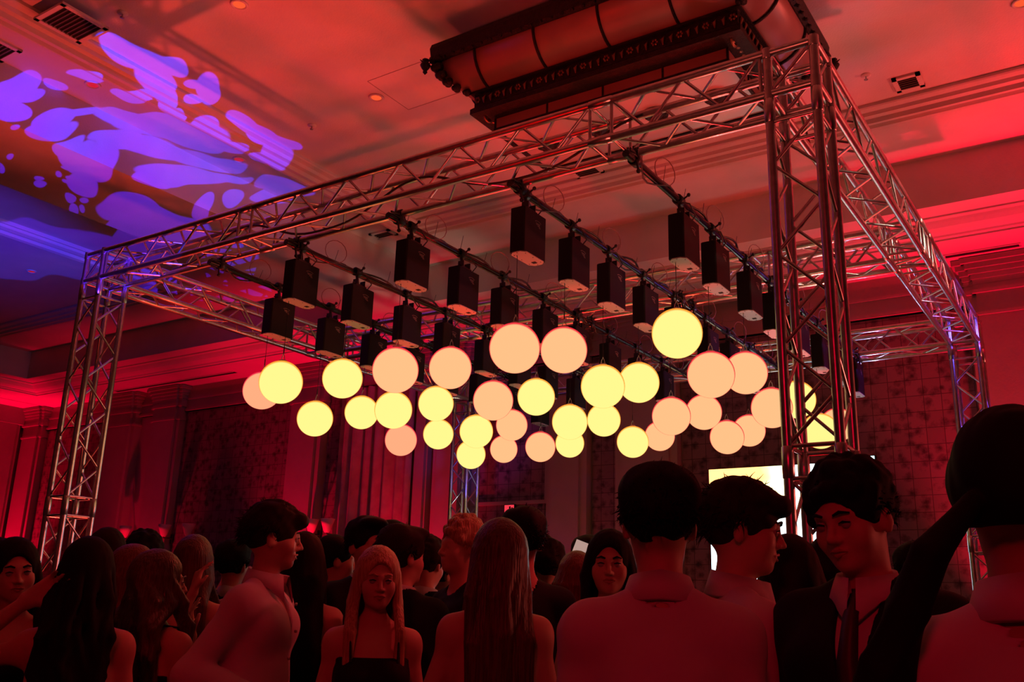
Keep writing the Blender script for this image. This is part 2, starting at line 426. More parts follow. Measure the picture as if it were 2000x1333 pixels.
# ------------------------------------------------------------------ mesh helpers
class MB:
    def __init__(s):
        s.v = []; s.f = []; s.sm = []
    def add(s, v, f, smooth=False):
        o = len(s.v)
        s.v += [tuple(p) for p in v]
        s.f += [tuple(i + o for i in q) for q in f]
        s.sm += [smooth] * len(f)
    def box(s, c, d, rot=None):
        hx, hy, hz = d[0] / 2, d[1] / 2, d[2] / 2
        vs = [Vector((x, y, z)) for z in (-hz, hz) for (x, y) in ((-hx, -hy), (hx, -hy), (hx, hy), (-hx, hy))]
        if rot:
            vs = [rot @ v for v in vs]
        s.add([v + Vector(c) for v in vs], [(0, 3, 2, 1), (4, 5, 6, 7), (0, 1, 5, 4), (1, 2, 6, 5), (2, 3, 7, 6), (3, 0, 4, 7)])
    def bx(s, x0, x1, y0, y1, z0, z1):
        s.box(((x0 + x1) / 2, (y0 + y1) / 2, (z0 + z1) / 2), (abs(x1 - x0), abs(y1 - y0), abs(z1 - z0)))
    def tube(s, pts, r, n=10, cap=True):
        pts = [Vector(p) for p in pts]
        rs = r if isinstance(r, (list, tuple)) else [r] * len(pts)
        vs = []; prev = None
        for i, p in enumerate(pts):
            d = (pts[min(i + 1, len(pts) - 1)] - pts[max(i - 1, 0)]).normalized()
            if prev is None:
                a = d.orthogonal().normalized()
            else:
                a = (prev - d * prev.dot(d)).normalized()
            prev = a
            b = d.cross(a)
            for k in range(n):
                t = 2 * math.pi * k / n
                vs.append(p + (a * math.cos(t) + b * math.sin(t)) * rs[i])
        fs = []
        for i in range(len(pts) - 1):
            for k in range(n):
                fs.append((i * n + k, i * n + (k + 1) % n, (i + 1) * n + (k + 1) % n, (i + 1) * n + k))
        s.add(vs, fs, True)
        if cap:
            m = len(pts) - 1
            s.add([vs[k] for k in range(n)], [tuple(reversed(range(n)))])
            s.add([vs[m * n + k] for k in range(n)], [tuple(range(n))])
    def lathe(s, c, prof, n=24, axis='z', smooth=True):
        vs = []
        for (r, h) in prof:
            for k in range(n):
                t = 2 * math.pi * k / n
                x, y, z = r * math.cos(t), r * math.sin(t), h
                if axis == 'x': x, y, z = z, x, y
                if axis == 'y': x, y, z = x, z, y
                vs.append((x + c[0], y + c[1], z + c[2]))
        fs = [(i * n + k, i * n + (k + 1) % n, (i + 1) * n + (k + 1) % n, (i + 1) * n + k) for i in range(len(prof) - 1) for k in range(n)]
        s.add(vs, fs, smooth)
    def sphere(s, c, r, nu=24, nv=14, sc=(1, 1, 1)):
        vs = [(c[0], c[1], c[2] + r * sc[2])]
        for j in range(1, nv):
            t = math.pi * j / nv
            for i in range(nu):
                a = 2 * math.pi * i / nu
                vs.append((c[0] + r * sc[0] * math.sin(t) * math.cos(a), c[1] + r * sc[1] * math.sin(t) * math.sin(a), c[2] + r * sc[2] * math.cos(t)))
        vs.append((c[0], c[1], c[2] - r * sc[2]))
        fs = [(0, 1 + i, 1 + (i + 1) % nu) for i in range(nu)]
        for j in range(nv - 2):
            for i in range(nu):
                a = 1 + j * nu + i; b = 1 + j * nu + (i + 1) % nu
                fs.append((a, a + nu, b + nu, b))
        L = len(vs) - 1; o = 1 + (nv - 2) * nu
        fs += [(L, o + (i + 1) % nu, o + i) for i in range(nu)]
        s.add(vs, fs, True)
    def prism(s, poly, z0, z1, axis='z'):
        """poly: list of 2d points, extruded"""
        n = len(poly)
        def P(a, b, c):
            return {'z': (a, b, c), 'x': (c, a, b), 'y': (a, c, b)}[axis]
        vs = [P(a, b, z0) for a, b in poly] + [P(a, b, z1) for a, b in poly]
        fs = [tuple(reversed(range(n))), tuple(range(n, 2 * n))] + [(i, (i + 1) % n, n + (i + 1) % n, n + i) for i in range(n)]
        s.add(vs, fs)
    def local(s, name, m, parent):
        """link with the vertices already in the parent's own frame"""
        o = s.build(name, m)
        o.parent = parent
        return o
    def build(s, name, m, parent=None, loc=None):
        me = bpy.data.meshes.new(name)
        off = Vector(loc) if loc is not None else Vector((0, 0, 0))
        me.from_pydata([Vector(p) - off for p in s.v], [], s.f)
        me.polygons.foreach_set('use_smooth', s.sm)
        me.materials.append(m)
        me.update()
        o = bpy.data.objects.new(name, me)
        COL.objects.link(o)
        o.location = off
        if parent is not None:
            o.parent = parent
            o.location = off - world_loc(parent)
        return o
LOCS = {}
def world_loc(o):
    p = Vector(o.location)
    while o.parent is not None:
        o = o.parent
        p += Vector(o.location)
    return p
def tag(o, label, cat, group=None, kind=None):
    o['label'] = label
    o['category'] = cat
    if group: o['group'] = group
    if kind: o['kind'] = kind
    return o
def empty(name, loc, label=None, cat=None, group=None):
    o = bpy.data.objects.new(name, None)
    o.empty_display_size = 0.1
    COL.objects.link(o)
    o.location = loc
    if label: tag(o, label, cat, group)
    return o
def struct(name, mb, m, label=None):
    o = mb.build(name, m)
    o['kind'] = 'structure'
    if label: o['label'] = label
    return o
KIDS = {}
def copy_tree(o, parent=None):
    c = o.copy()
    COL.objects.link(c)
    c.parent = parent
    for ch in [x for x in o.children]:
        copy_tree(ch, c)
    return c

# ------------------------------------------------------------------ the room
WY = 11.4; WXL = -20.7; WXR = 8.0; WYB = -7.0
HC = EYE + 4.7; HS = EYE + 4.15; HK = EYE + 3.97      # ceiling, fascia foot, outer soffit
m = MB(); m.bx(WXL - .2, WXR + .2, WYB - .2, WY + .2, -0.2, 0)
struct('floor', m, M['carpet'], 'dark patterned carpet')
# ceiling slabs of the two raised bays
BX0, BX1 = -9.6, -8.2      # dropped beam between the bays
FL = -18.3; FY = 9.87; FR = 6.2; FB = -5.0
m = MB(); m.bx(WXL - .2, WXR + .2, WYB - .2, WY + .2, HC, HC + .2)
struct('ceiling', m, M['plaster'], 'pale plaster ceiling of the raised bays')
# perimeter soffit and cross beam hang below it
m = MB()
m.bx(WXL, WXR, FY, WY, HS, HC); m.bx(WXL, FL, WYB, FY, HS, HC); m.bx(FR, WXR, WYB, FY, HS, HC)
m.bx(FL, FR, WYB, FB, HS, HC)
struct('ceiling_soffit', m, M['plaster'], 'lower plaster soffit around the hall')
m = MB(); m.bx(BX0, BX1, FB, FY, HS, HC)
struct('ceiling_beam', m, M['plaster'], 'wide dropped plaster beam between two ceiling bays')
# cornice profile below the soffit (y outward, z)
prof = [(0.28, 0), (0.28, -.02), (0.32, -.035), (0.34, -.06), (0.38, -.10), (0.44, -.125), (0.52, -.135), (0.53, -.155), (0.58, -.16), (0.58, -.18), (1.53, -.18), (1.53, 0)]
m = MB()
def profband(m, prof, x0, x1, y, zt, sx=1):
    n = len(prof)
    vs = [(x0, y + a, zt + b) for a, b in prof] + [(x1, y + a, zt + b) for a, b in prof]
    fs = [(i, (i + 1) % n, n + (i + 1) % n, n + i) for i in range(n)]
    m.add(vs, fs); m.add(vs[:n], [tuple(range(n))]); m.add(vs[n:], [tuple(reversed(range(n)))])
n_ = len(prof)
# mitred at the corner with the left wall
vs = [(FL - a, FY + a, HS + b) for a, b in prof] + [(WXR, FY + a, HS + b) for a, b in prof] + [(FL - a, WYB, HS + b) for a, b in prof]
m.add(vs, [(i, (i + 1) % n_, n_ + (i + 1) % n_, n_ + i) for i in range(n_)] + [((i + 1) % n_, i, 2 * n_ + i, 2 * n_ + (i + 1) % n_) for i in range(n_)])
m.bx(WXL, FL - 1.5, WYB, WY, HK, HS)
struct('trim_1', m, M['plaster'], 'stepped plaster cornice under the soffit')
# moulded frames planted on the bay ceilings
def frame_band(name, x0, x1, y0, y1, w, label):
    pr = [(0, 0), (0, -.03), (.03 * w, -.045), (.10 * w, -.045), (.12 * w, -.08), (.25 * w, -.10), (.30 * w, -.10), (.34 * w, -.07), (.46 * w, -.07), (.5 * w, -.11), (.62 * w, -.12), (.66 * w, -.08), (.80 * w, -.08), (.84 * w, -.05), (.97 * w, -.04), (w, -.03), (w, 0)]
    n = len(pr)
    m = MB()
    rings = []
    for a, b in pr:
        rings.append([(x0 + a, y0 + a, HC + b), (x1 - a, y0 + a, HC + b), (x1 - a, y1 - a, HC + b), (x0 + a, y1 - a, HC + b)])
    vs = [p for r in rings for p in r]
    fs = []
    for i in range(n - 1):
        for k in range(4):
            fs.append((i * 4 + k, i * 4 + (k + 1) % 4, (i + 1) * 4 + (k + 1) % 4, (i + 1) * 4 + k))
    m.add(vs, fs)
    return struct(name, m, M['plaster'], label)
frame_band('trim_2', -7.60, 5.5, -4.4, 8.87, .45, 'moulded plaster frame on the main ceiling bay')
frame_band('trim_3', -17.6, -11.9, -4.4, 8.87, .45, 'moulded plaster frame on the left ceiling bay')
# walls
m = MB(); m.bx(WXL - .2, WXR + .2, WY, WY + .2, 0, HC); struct('wall_far', m, M['wallpaint'], 'far wall behind the pilasters')
m = MB(); m.bx(WXL - .2, WXL, WYB, WY, 0, HC); struct('wall_left', m, M['wallpaint'])
m = MB(); m.bx(WXR, WXR + .2, WYB, WY, 0, HC); struct('wall_right', m, M['wallpaint'])
m = MB(); m.bx(WXL - .2, WXR + .2, WYB - .2, WYB, 0, HC); struct('wall_back', m, M['wallpaint'])
# pilasters with stepped capitals
trim_no = [3]
def pilaster(x0, x1, dep=.16, step=.10):
    m = MB()
    y1 = WY + .02
    m.bx(x0, x1, WY - dep, y1, 0, EYE + 3.30)
    m.bx(x0 + step, x1 - step, WY - dep - .05, y1, 0, EYE + 3.30)
    # plinth, astragal and flared capital
    def ring(e, za, zb):
        m.bx(x0 - e, x1 + e, WY - dep - e, y1, za, zb)
        m.bx(x0 + step - e, x1 - step + e, WY - dep - .05 - e, y1, za, zb)
    ring(.02, 0, .25); ring(.025, EYE + 3.30, EYE + 3.335)
    ring(.0, EYE + 3.335, EYE + 3.56); ring(.035, EYE + 3.56, EYE + 3.60)
    for k in range(6):
        t = k / 5
        ring(.02 + .10 * t * t, EYE + 3.60 + .06 * k, EYE + 3.66 + .06 * k)
    trim_no[0] += 1
    return struct('trim_%d' % trim_no[0], m, M['wallpaint'], 'painted wall pilaster with flared capital')
for a in [(-20.62, -19.85), (-17.44, -16.55), (-16.0, -15.15), (-12.12, -11.35), (-9.28, -9.03), (-8.92, -8.30), (-6.88, -6.24), (-5.80, -4.90), (-1.32, -.30), (1.9, 2.9)]:
    pilaster(*a, step=.10 if a[1] - a[0] > .5 else .03)
# left wall pilaster beside the corner
m = MB(); m.bx(WXL - .02, WXL + .16, WY - 1.05, WY - .28, 0, HK); m.bx(WXL - .02, WXL + .21, WY - .95, WY - .38, 0, HK)
m.bx(WXL - .02, WXL + .24, WY - 1.1, WY - .25, EYE + 3.6, HK)
trim_no[0] += 1; struct('trim_%d' % trim_no[0], m, M['wallpaint'])
# frieze course along the wall above the wallpaper
m = MB(); m.bx(WXL, WXR, WY - .06, WY + .01, EYE + 3.48, HK); m.bx(WXL, WXR, WY - .09, WY + .01, EYE + 3.48, EYE + 3.52); m.bx(WXL, WXR, WY - .08, WY + .01, EYE + 3.70, EYE + 3.73)
trim_no[0] += 1; struct('trim_%d' % trim_no[0], m, M['wallpaint'], 'flat plaster frieze under the cornice')
# wallpaper panels
def paper(x0, x1, z0=.9, z1=EYE + 3.46, kind='wallpaper'):
    m = MB(); m.bx(x0, x1, WY - .03, WY + .01, z0, z1)
    o = m.build('wallpaper_panel', M[kind]); o['kind'] = 'structure'
    return o
for a in [(-19.8, -17.5), (-15.12, -12.2), (-9.03, -8.93), (-8.16, -6.98), (-6.22, -5.84), (-4.88, -1.36), (-.25, 1.8), (-11.3, -10.95)]:
    paper(*a)
# frame moulding round the panel by the exit sign
m = MB()
m.bx(-8.22, -6.92, WY - .06, WY, EYE + 1.48 - .05, EYE + 1.48); m.bx(-8.24, -8.17, WY - .06, WY, EYE + 1.48, EYE + 3.46); m.bx(-6.97, -6.90, WY - .06, WY, EYE + 1.48, EYE + 3.46)
trim_no[0] += 1; struct('trim_%d' % trim_no[0], m, M['wallpaint'])
# curtain between the pilasters
m = MB()
N = 120; x0, x1 = -10.93, -9.34
vs = []
for i in range(N + 1):
    t = i / N; x = x0 + (x1 - x0) * t
    y = WY - .16 + .05 * math.sin(t * 44) + .025 * math.sin(t * 17 + 1)
    vs += [(x, y, .02), (x, y - .01 * math.sin(t * 9), EYE + 3.45), (x, y + .02, .02), (x, y + .02, EYE + 3.45)]
fs = []
for i in range(N):
    a = i * 4; b = a + 4
    fs += [(a, b, b + 1, a + 1), (b + 2, a + 2, a + 3, b + 3)]
m.add(vs, fs, True)
cu = m.build('curtain', M['fabric_curtain'], loc=(-10.1, WY - .16, 0.02))
tag(cu, 'tall folded curtain hanging on the far wall between two pilasters', 'curtain')
m = MB(); m.tube([(-10.98, WY - .14, EYE + 3.46), (-9.30, WY - .14, EYE + 3.46)], .015)
m.build('curtain_rail', M['blackmetal'], cu)
# air slots in the outer soffit
for i, (xa, xb, w) in enumerate(((-16.87, -13.35, 'long dark air slot in the cornice soffit above the left pilasters'), (-1.46, -.72, 'short dark air slot in the cornice soffit above the right pilaster'))):
    m = MB(); m.bx(xa, xb, 10.90, 10.98, HK - .012, HK + .004)
    o = m.build('air_slot', M['dark'], loc=((xa + xb) / 2, 10.94, HK)); tag(o, w, 'vent')
    m = MB(); m.bx(xa - .02, xb + .02, 10.88, 10.90, HK - .014, HK); m.bx(xa - .02, xb + .02, 10.98, 11.0, HK - .014, HK)
    m.build('slot_rim', M['plaster'], o)
# ceiling vents
def vent(x, y, w, d, z, label, rot=0):
    t = empty('ceiling_vent', (x, y, z), label, 'vent', None)
    m = MB(); m.bx(x - w / 2, x + w / 2, y - d / 2, y + d / 2, z - .01, z)
    m.build('backing', M['dark'], t)
    m = MB()
    for a in (-1, 1):
        m.bx(x + a * w / 2 - .02, x + a * w / 2 + .02, y - d / 2 - .02, y + d / 2 + .02, z - .022, z)
        m.bx(x - w / 2 - .02, x + w / 2 + .02, y + a * d / 2 - .02, y + a * d / 2 + .02, z - .022, z)
    m.build('frame', M['plaster'], t)
    m = MB()
    n = max(3, int(d / .035))
    for k in range(n):
        yy = y - d / 2 + (k + .5) * d / n
        m.box((x, yy, z - .016), (w, .012, .008), Matrix.Rotation(.6, 3, 'X'))
    m.build('louvre', M['sticker'], t)
vent(-1.25, 8.20, .20, .22, HC, 'small dark square ceiling vent right of the truss, near the moulding')
vent(-4.64, 8.33, .30, .16, HC, 'small ceiling vent seen under the front truss between hanging bars')
vent(-7.85, 8.60, .30, .16, HC, 'small ceiling vent in shadow behind the left part of the front truss')
vent(-6.95, 3.6, .38, .38, HC - .08, 'large square ceiling vent on the moulding at the top left')
vent(-8.02, 3.55, .30, .22, HC, 'ceiling vent at the left edge, crossed by blue light')
# downlights
M['dl_on'] = emitter('warm_red_lamp', (1.0, .10, .03), 1.0)
M['dl_dim'] = mat('dim_red_lamp', (.4, .03, .02), .3, emit=(1, .02, .02), estr=.35)
def downlight(x, y, z, mt, label):
    t = empty('downlight', (x, y, z), label, 'ceiling light')
    m = MB(); m.lathe((x, y, z), [(.050, -.004), (.056, -.012), (.070, -.012), (.076, 0), (.076, .0)], 28)
    m.build('trim_ring', M['plaster'], t)
    m = MB(); m.lathe((x, y, z), [(.0001, -.006), (.030, -.010), (.052, -.004)], 24)
    m.build('lamp_lens', M[mt], t)
downlight(-5.63, 4.24, HC, 'dl_on', 'glowing orange downlight at the top edge of the ceiling')
downlight(-5.63, 5.93, HC, 'dl_on', 'glowing orange downlight in the ceiling left of the chandelier')
downlight(-7.83, 6.15, HC, 'dl_dim', 'dim red downlight among the blue light shapes above the truss')
downlight(-7.83, 4.36, HC, 'dl_dim', 'dark downlight among the blue light shapes at the upper left')
downlight(-.26, 7.45, HC, 'dl_on', 'glowing orange downlight at the top right corner')
downlight(-13.54, 7.09, HC, 'dl_dim', 'faint red downlight in the dark left bay')
# small sprinklers
for (x, y, l) in ((-6.57, 3.81, 'white sprinkler cap near the large ceiling vent'), (-6.57, 6.01, 'small sprinkler head left of the chandelier above the truss'), (-1.55, 7.90, 'small sprinkler head left of the right ceiling vent')):
    t = empty('sprinkler', (x, y, HC), l, 'sprinkler')
    m = MB(); m.lathe((x, y, HC), [(.045, 0), (.045, -.006), (.02, -.014), (.0001, -.014)], 20); m.build('cap', M['plaster'], t)
    m = MB(); m.tube([(x, y, HC - .014), (x, y, HC - .045)], .006, 8); m.lathe((x, y, HC - .045), [(.0001, .002), (.018, .002), (.018, -.002), (.0001, -.002)], 12); m.build('nozzle', M['weld'], t)
# access hatch outline
x, y = -5.19, 5.97
m = MB()
for a in (-1, 1):
    m.bx(x + a * .32 - .003, x + a * .32 + .003, y - .30, y + .30, HC - .003, HC); m.bx(x - .32, x + .32, y + a * .30 - .003, y + a * .30 + .003, HC - .003, HC)
tag(m.build('access_hatch', M['wallpaint'], loc=(x, y, HC)), 'flush square access hatch in the ceiling left of the chandelier', 'hatch')
# wall sconces
M['sconce_on'] = mat('red_lit_shade', (.7, .5, .45), .6)
for (x, e, l) in ((-16.26, 1, 'pale cup sconce on the far wall between the two leftmost pilasters'), (-15.08, .5, 'dim cup sconce at the right of the second pilaster'), (-14.4, .2, 'dark cup sconce on the wallpaper, third from the left'), (-11.3, 1, 'cup sconce beside the pilaster behind the man in the white shirt'), (-10.95, .4, 'dim cup sconce next to the curtain')):
    t = empty('wall_sconce', (x, WY - .2, EYE + 1.2), l, 'wall light', None)
    m = MB(); m.lathe((x, WY - .24, EYE + 1.18), [(.035, -.10), (.06, -.06), (.085, .02), (.12, .12), (.11, .12), (.075, .02)], 20); m.build('shade', M['sconce_on'], t)
    m = MB(); m.tube([(x, WY - .01, EYE + 1.06), (x, WY - .24, EYE + 1.06), (x, WY - .24, EYE + 1.10)], .012, 8); m.box((x, WY - .045, EYE + 1.06), (.07, .03, .16)); m.build('bracket', M['bronze'], t)
# exit sign
t = empty('exit_sign', (-7.53, WY - .09, EYE + 1.30), 'small lit red exit sign on the far wall above the crowd', 'sign')
m = MB(); m.bx(-7.62, -7.44, WY - .10, WY - .06, EYE + 1.30, EYE + 1.43); m.build('housing', M['blackplastic'], t)
m = MB(); m.bx(-7.61, -7.45, WY - .104, WY - .10, EYE + 1.31, EYE + 1.42)
M['sign_red'] = emitter('lit_sign_face', (1.0, .05, .08), .9)
m.build('sign_face', M['sign_red'], t)
m = MB(); m.bx(-7.53, -7.505, WY - .107, WY - .104, EYE + 1.33, EYE + 1.40); m.bx(-7.49, -7.47, WY - .107, WY - .104, EYE + 1.33, EYE + 1.385)
m.build('sign_mark', M['dark'], t)

# ------------------------------------------------------------------ LED screens
def screen_mat(name, s):
    m = emitter(name, (1, 1, 1), s)
    nt = m.node_tree
    e = [n for n in nt.nodes if n.type == 'EMISSION'][0]
    tc = nt.nodes.new('ShaderNodeTexCoord')
    mp = nt.nodes.new('ShaderNodeMapping')
    mp.inputs['Location'].default_value = (0.35, 0, -0.95)
    mp.inputs['Scale'].default_value = (1.0, 1, 1.3)
    nt.links.new(tc.outputs['Object'], mp.inputs[0])
    g = nt.nodes.new('ShaderNodeTexGradient'); g.gradient_type = 'SPHERICAL'
    nt.links.new(mp.outputs[0], g.inputs[0])
    n = nt.nodes.new('ShaderNodeTexNoise'); n.inputs['Scale'].default_value = 2.2
    nt.links.new(tc.outputs['Object'], n.inputs[0])
    ma = nt.nodes.new('ShaderNodeMath'); ma.operation = 'MULTIPLY_ADD'
    nt.links.new(n.outputs['Fac'], ma.inputs[0]); ma.inputs[1].default_value = .8
    nt.links.new(g.outputs['Fac'], ma.inputs[2])
    r = nt.nodes.new('ShaderNodeValToRGB')
    els = r.color_ramp.elements
    els[0].position = .62; els[0].color = (.75, .95, 1, 1)
    els[1].position = 1.0; els[1].color = (1, .45, .14, 1)
    a = els.new(.78); a.color = (1, 1, .62, 1)
    a = els.new(.93); a.color = (1, .70, .22, 1)
    nt.links.new(ma.outputs[0], r.inputs[0])
    nt.links.new(r.outputs[0], e.inputs[0])
    return m
M['screen'] = screen_mat('led_wall_picture', SCREEN_E)
M['screen2'] = emitter('led_panel_white', (.55, .95, 1.0), SCREEN_E)
def led(x0, x1, y, z0, z1, mt, label):
    t = empty('led_screen', ((x0 + x1) / 2, y, 0), label, 'screen')
    m = MB(); m.bx(x0, x1, y + .01, y + .10, z0, z1); m.build('cabinet', M['blackplastic'], t)
    m = MB(); m.bx(x0 + .01, x1 - .01, y, y + .01, z0 + .01, z1 - .01); o = m.build('display_face', M[mt], t, loc=((x0 + x1) / 2, y, (z0 + z1) / 2))
    m = MB()
    for x in (x0 + .1, x1 - .1):
        m.tube([(x, y + .13, 0), (x, y + .13, z1 - .05)], .024, 10); m.bx(x - .06, x + .06, y, y + .45, 0, .03)
    m.build('support_post', M['blackmetal'], t)
led(-4.35, -3.02, 11.0 - .1, 1.35, EYE + 1.71, 'screen', 'wide bright LED screen with a white and orange picture behind the crowd')
led(-2.58, -2.38, 10.9, 1.35, EYE + 1.76, 'screen2', 'narrow bright white LED panel right of the wide screen')

# ------------------------------------------------------------------ chandelier
def chandelier():
    cx, cy = -3.03, 6.1
    t = empty('chandelier', (cx, cy, HC), 'large rectangular chandelier with frosted glass bowl and dark bronze frieze', 'chandelier')
    def rect(hx, hy, z):
        return [(cx - hx, cy - hy, z), (cx + hx, cy - hy, z), (cx + hx, cy + hy, z), (cx - hx, cy + hy, z)]
    def loft(m, rings, smooth=False, close=False):
        vs = [p for r in rings for p in r]; n = 4
        m.add(vs, [(i * n + k, i * n + (k + 1) % n, (i + 1) * n + (k + 1) % n, (i + 1) * n + k) for i in range(len(rings) - 1) for k in range(n)], smooth)
    E_ = EYE
    HX, HY = 1.40, .82
    # top band
    m = MB(); loft(m, [rect(HX - .05, HY - .05, E_ + 4.52), rect(HX, HY, E_ + 4.50), rect(HX + .01, HY + .01, E_ + 4.46), rect(HX, HY, E_ + 4.36), rect(HX - .03, HY - .03, E_ + 4.34), rect(HX - .08, HY - .08, E_ + 4.36)])
    for k in range(30):
        x = cx - HX + (k + .5) * 2 * HX / 30
        for s in (-1, 1):
            m.sphere((x, cy + s * (HY + .005), E_ + 4.345), .016, 8, 6)
    for k in range(17):
        y = cy - HY + (k + .5) * 2 * HY / 17
        for s in (-1, 1):
            m.sphere((cx + s * (HX + .005), y, E_ + 4.345), .016, 8, 6)
    m.build('top_band', M['bronze'], t)
    # bowl glass: quarter round sides curving inward
    rings = []
    for k in range(11):
        a = math.pi / 2 * k / 10
        rings.append(rect(HX - .04 - .26 * (1 - math.cos(a)), HY - .04 - .26 * (1 - math.cos(a)), E_ + 4.36 - .26 * math.sin(a)))
    m = MB(); loft(m, rings, True); m.build('glass_bowl', M['glass'], t)
    # ribs across the bowl
    for sx in [(-.98, -1), (-.42, -1), (.14, -1), (.70, -1), (-.98, 1), (-.42, 1), (.14, 1), (.70, 1)]:
        m = MB(); pts = []
        for k in range(9):
            a = math.pi / 2 * k / 8
            pts.append((cx + sx[0], cy + sx[1] * (HY - .03 - .26 * (1 - math.cos(a))), E_ + 4.36 - .265 * math.sin(a)))
        m.tube(pts, .012, 6); m.build('rib', M['bronze'], t)
    for sy in (-.3, .3):
        for s in (-1, 1):
            m = MB(); pts = []
            for k in range(9):
                a = math.pi / 2 * k / 8
                pts.append((cx + s * (HX - .03 - .26 * (1 - math.cos(a))), cy + sy, E_ + 4.36 - .265 * math.sin(a)))
            m.tube(pts, .012, 6); m.build('rib', M['bronze'], t)
    # corner leaf ornaments and finials
    for s in (-1, 1):
        for q in (-1, 1):
            m = MB()
            for k in range(7):
                a = math.pi / 2 * k / 6
                e = .26 * (1 - math.cos(a)); w = .085 * (1 - .5 * k / 6)
                X = cx + s * (HX - .02 - e); Y = cy + q * (HY - .02 - e); Z_ = E_ + 4.36 - .27 * math.sin(a)
                for j in (-1, 0, 1):
                    m.sphere((X - s * abs(j) * .5 * w if j > 0 else X, Y - q * w * .5 if j < 0 else Y, Z_), w * .55, 8, 6, (1, 1, .8))
            m.build('corner_leaf', M['bronze'], t)
            m = MB(); X = cx + s * (HX + .03); Y = cy + q * (HY + .03)
            m.lathe((X, Y, E_ + 4.30), [(.0001, .07), (.03, .05), (.02, .03), (.045, 0), (.03, -.03), (.015, -.05), (.02, -.065), (.0001, -.09)], 12)
            for k in range(6):
                a = k * math.pi / 3; m.tube([(X, Y, E_ + 4.31), (X + .05 * math.cos(a), Y + .05 * math.sin(a), E_ + 4.34)], [.012, .003], 6)
            m.build('finial', M['bronze'], t)
    # pierced frieze
    FX, FYH = HX - .27, HY - .27
    m = MB()
    loft(m, [rect(FX - .04, FYH - .04, E_ + 4.105), rect(FX + .03, FYH + .03, E_ + 4.10), rect(FX + .03, FYH + .03, E_ + 4.085), rect(FX, FYH, E_ + 4.08), rect(FX, FYH, E_ + 3.97), rect(FX + .025, FYH + .025, E_ + 3.945), rect(FX + .025, FYH + .025, E_ + 3.90), rect(FX - .13, FYH - .13, E_ + 3.89), rect(FX - .14, FYH - .14, E_ + 3.97)])
    fr = m.build('frieze', M['bronze'], t)
    m = MB()   # cast leaves and rosettes standing on the frieze face
    n = 34
    for k in range(n):
        x = cx - FX + (k + .5) * 2 * FX / n
        for s in (-1, 1):
            y = cy + s * (FYH + .004)
            if k % 3 == 0:
                for a in range(6):
                    t_ = a * math.pi / 3; m.sphere((x + .02 * math.cos(t_), y, E_ + 4.027 + .02 * math.sin(t_)), .012, 6, 5)
            else:
                m.tube([(x, y, E_ + 3.985), (x, y + s * .01, E_ + 4.02), (x + .012, y, E_ + 4.055)], [.006, .015, .003], 6)
                m.tube([(x, y, E_ + 4.0), (x - .02, y, E_ + 4.04)], [.009, .003], 6)
    n = 14
    for k in range(n):
        y = cy - FYH + (k + .5) * 2 * FYH / n
        for s in (-1, 1):
            m.tube([(cx + s * (FX + .004), y, E_ + 3.985), (cx + s * (FX + .014), y, E_ + 4.02), (cx + s * (FX + .004), y + .012, E_ + 4.055)], [.006, .015, .003], 6)
    m.build('cast_leaves', M['brass'], fr)
    # lower tier of glass panes
    LX, LY = FX - .13, FYH - .13
    m = MB(); loft(m, [rect(LX, LY, E_ + 3.95), rect(LX, LY, E_ + 3.79)]); m.build('glass_side', M['glass'], t)
    m = MB(); m.add(rect(LX, LY, E_ + 3.795), [(0, 1, 2, 3)]); m.build('glass_bottom', M['glass_pale'], t)
    m = MB()
    for x in np.linspace(cx - LX, cx + LX, 5):
        for s in (-1, 1):
            m.box((x, cy + s * (LY + .003), E_ + 3.87), (.014, .012, .17))
    for y in (cy - LY, cy, cy + LY):
        for s in (-1, 1):
            m.box((cx + s * (LX + .003), y, E_ + 3.87), (.012, .014, .17))
    for s in (-1, 1):
        m.box((cx, cy + s * LY, E_ + 3.79), (2 * LX + .02, .022, .018)); m.box((cx + s * LX, cy, E_ + 3.79), (.022, 2 * LY + .02, .018))
    m.build('pane_frame', M['bronze'], t)
    for x in np.linspace(cx - LX + .25, cx + LX - .25, 4):   # bosses under the bottom pane
        m = MB(); m.lathe((x, cy, E_ + 3.785), [(.10, .0), (.095, -.02), (.07, -.025), (.06, -.012), (.035, -.03), (.0001, -.055)], 18)
        for a in range(10):
            t_ = a * math.pi / 5; m.sphere((x + .08 * math.cos(t_), cy + .08 * math.sin(t_), E_ + 3.77), .016, 6, 5)
        m.build('boss', M['bronze'], t)
    # scroll brackets in the corners under the frieze
    for s in (-1, 1):
        for q in (-1, 1):
            m = MB(); pts = []
            for k in range(26):
                a = k * .42; r = .075 * (1 - k / 30)
                pts.append((cx + s * (FX - .07), cy + q * (FYH - .10) + r * math.cos(a), E_ + 3.90 + r * .6 * math.sin(a)))
            m.tube(pts, .012, 6)
            for k in range(6):
                m.sphere((cx + s * (FX - .07), cy + q * (FYH - .18 - .055 * k), E_ + 3.925), .035, 8, 6)
            m.build('scroll', M['brass'], t)
    # hanging rods to the ceiling
    for s in (-.9, .9):
        m = MB(); m.tube([(cx + s, cy, HC), (cx + s, cy, E_ + 4.45)], .02, 10); m.lathe((cx + s, cy, HC), [(.09, 0), (.08, -.03), (.0001, -.035)], 16); m.build('hanging_rod', M['bronze'], t)
    m = MB(); m.bx(cx - HX + .06, cx + HX - .06, cy - HY + .06, cy + HY - .06, E_ + 4.44, E_ + 4.46); m.build('back_plate', M['bronze'], t)
M['brass'] = mat('aged_brass', (.22, .12, .07), .4, .8)
M['glass_pale'] = mat('pale_frosted_glass', (.45, .36, .34), .3)
chandelier()

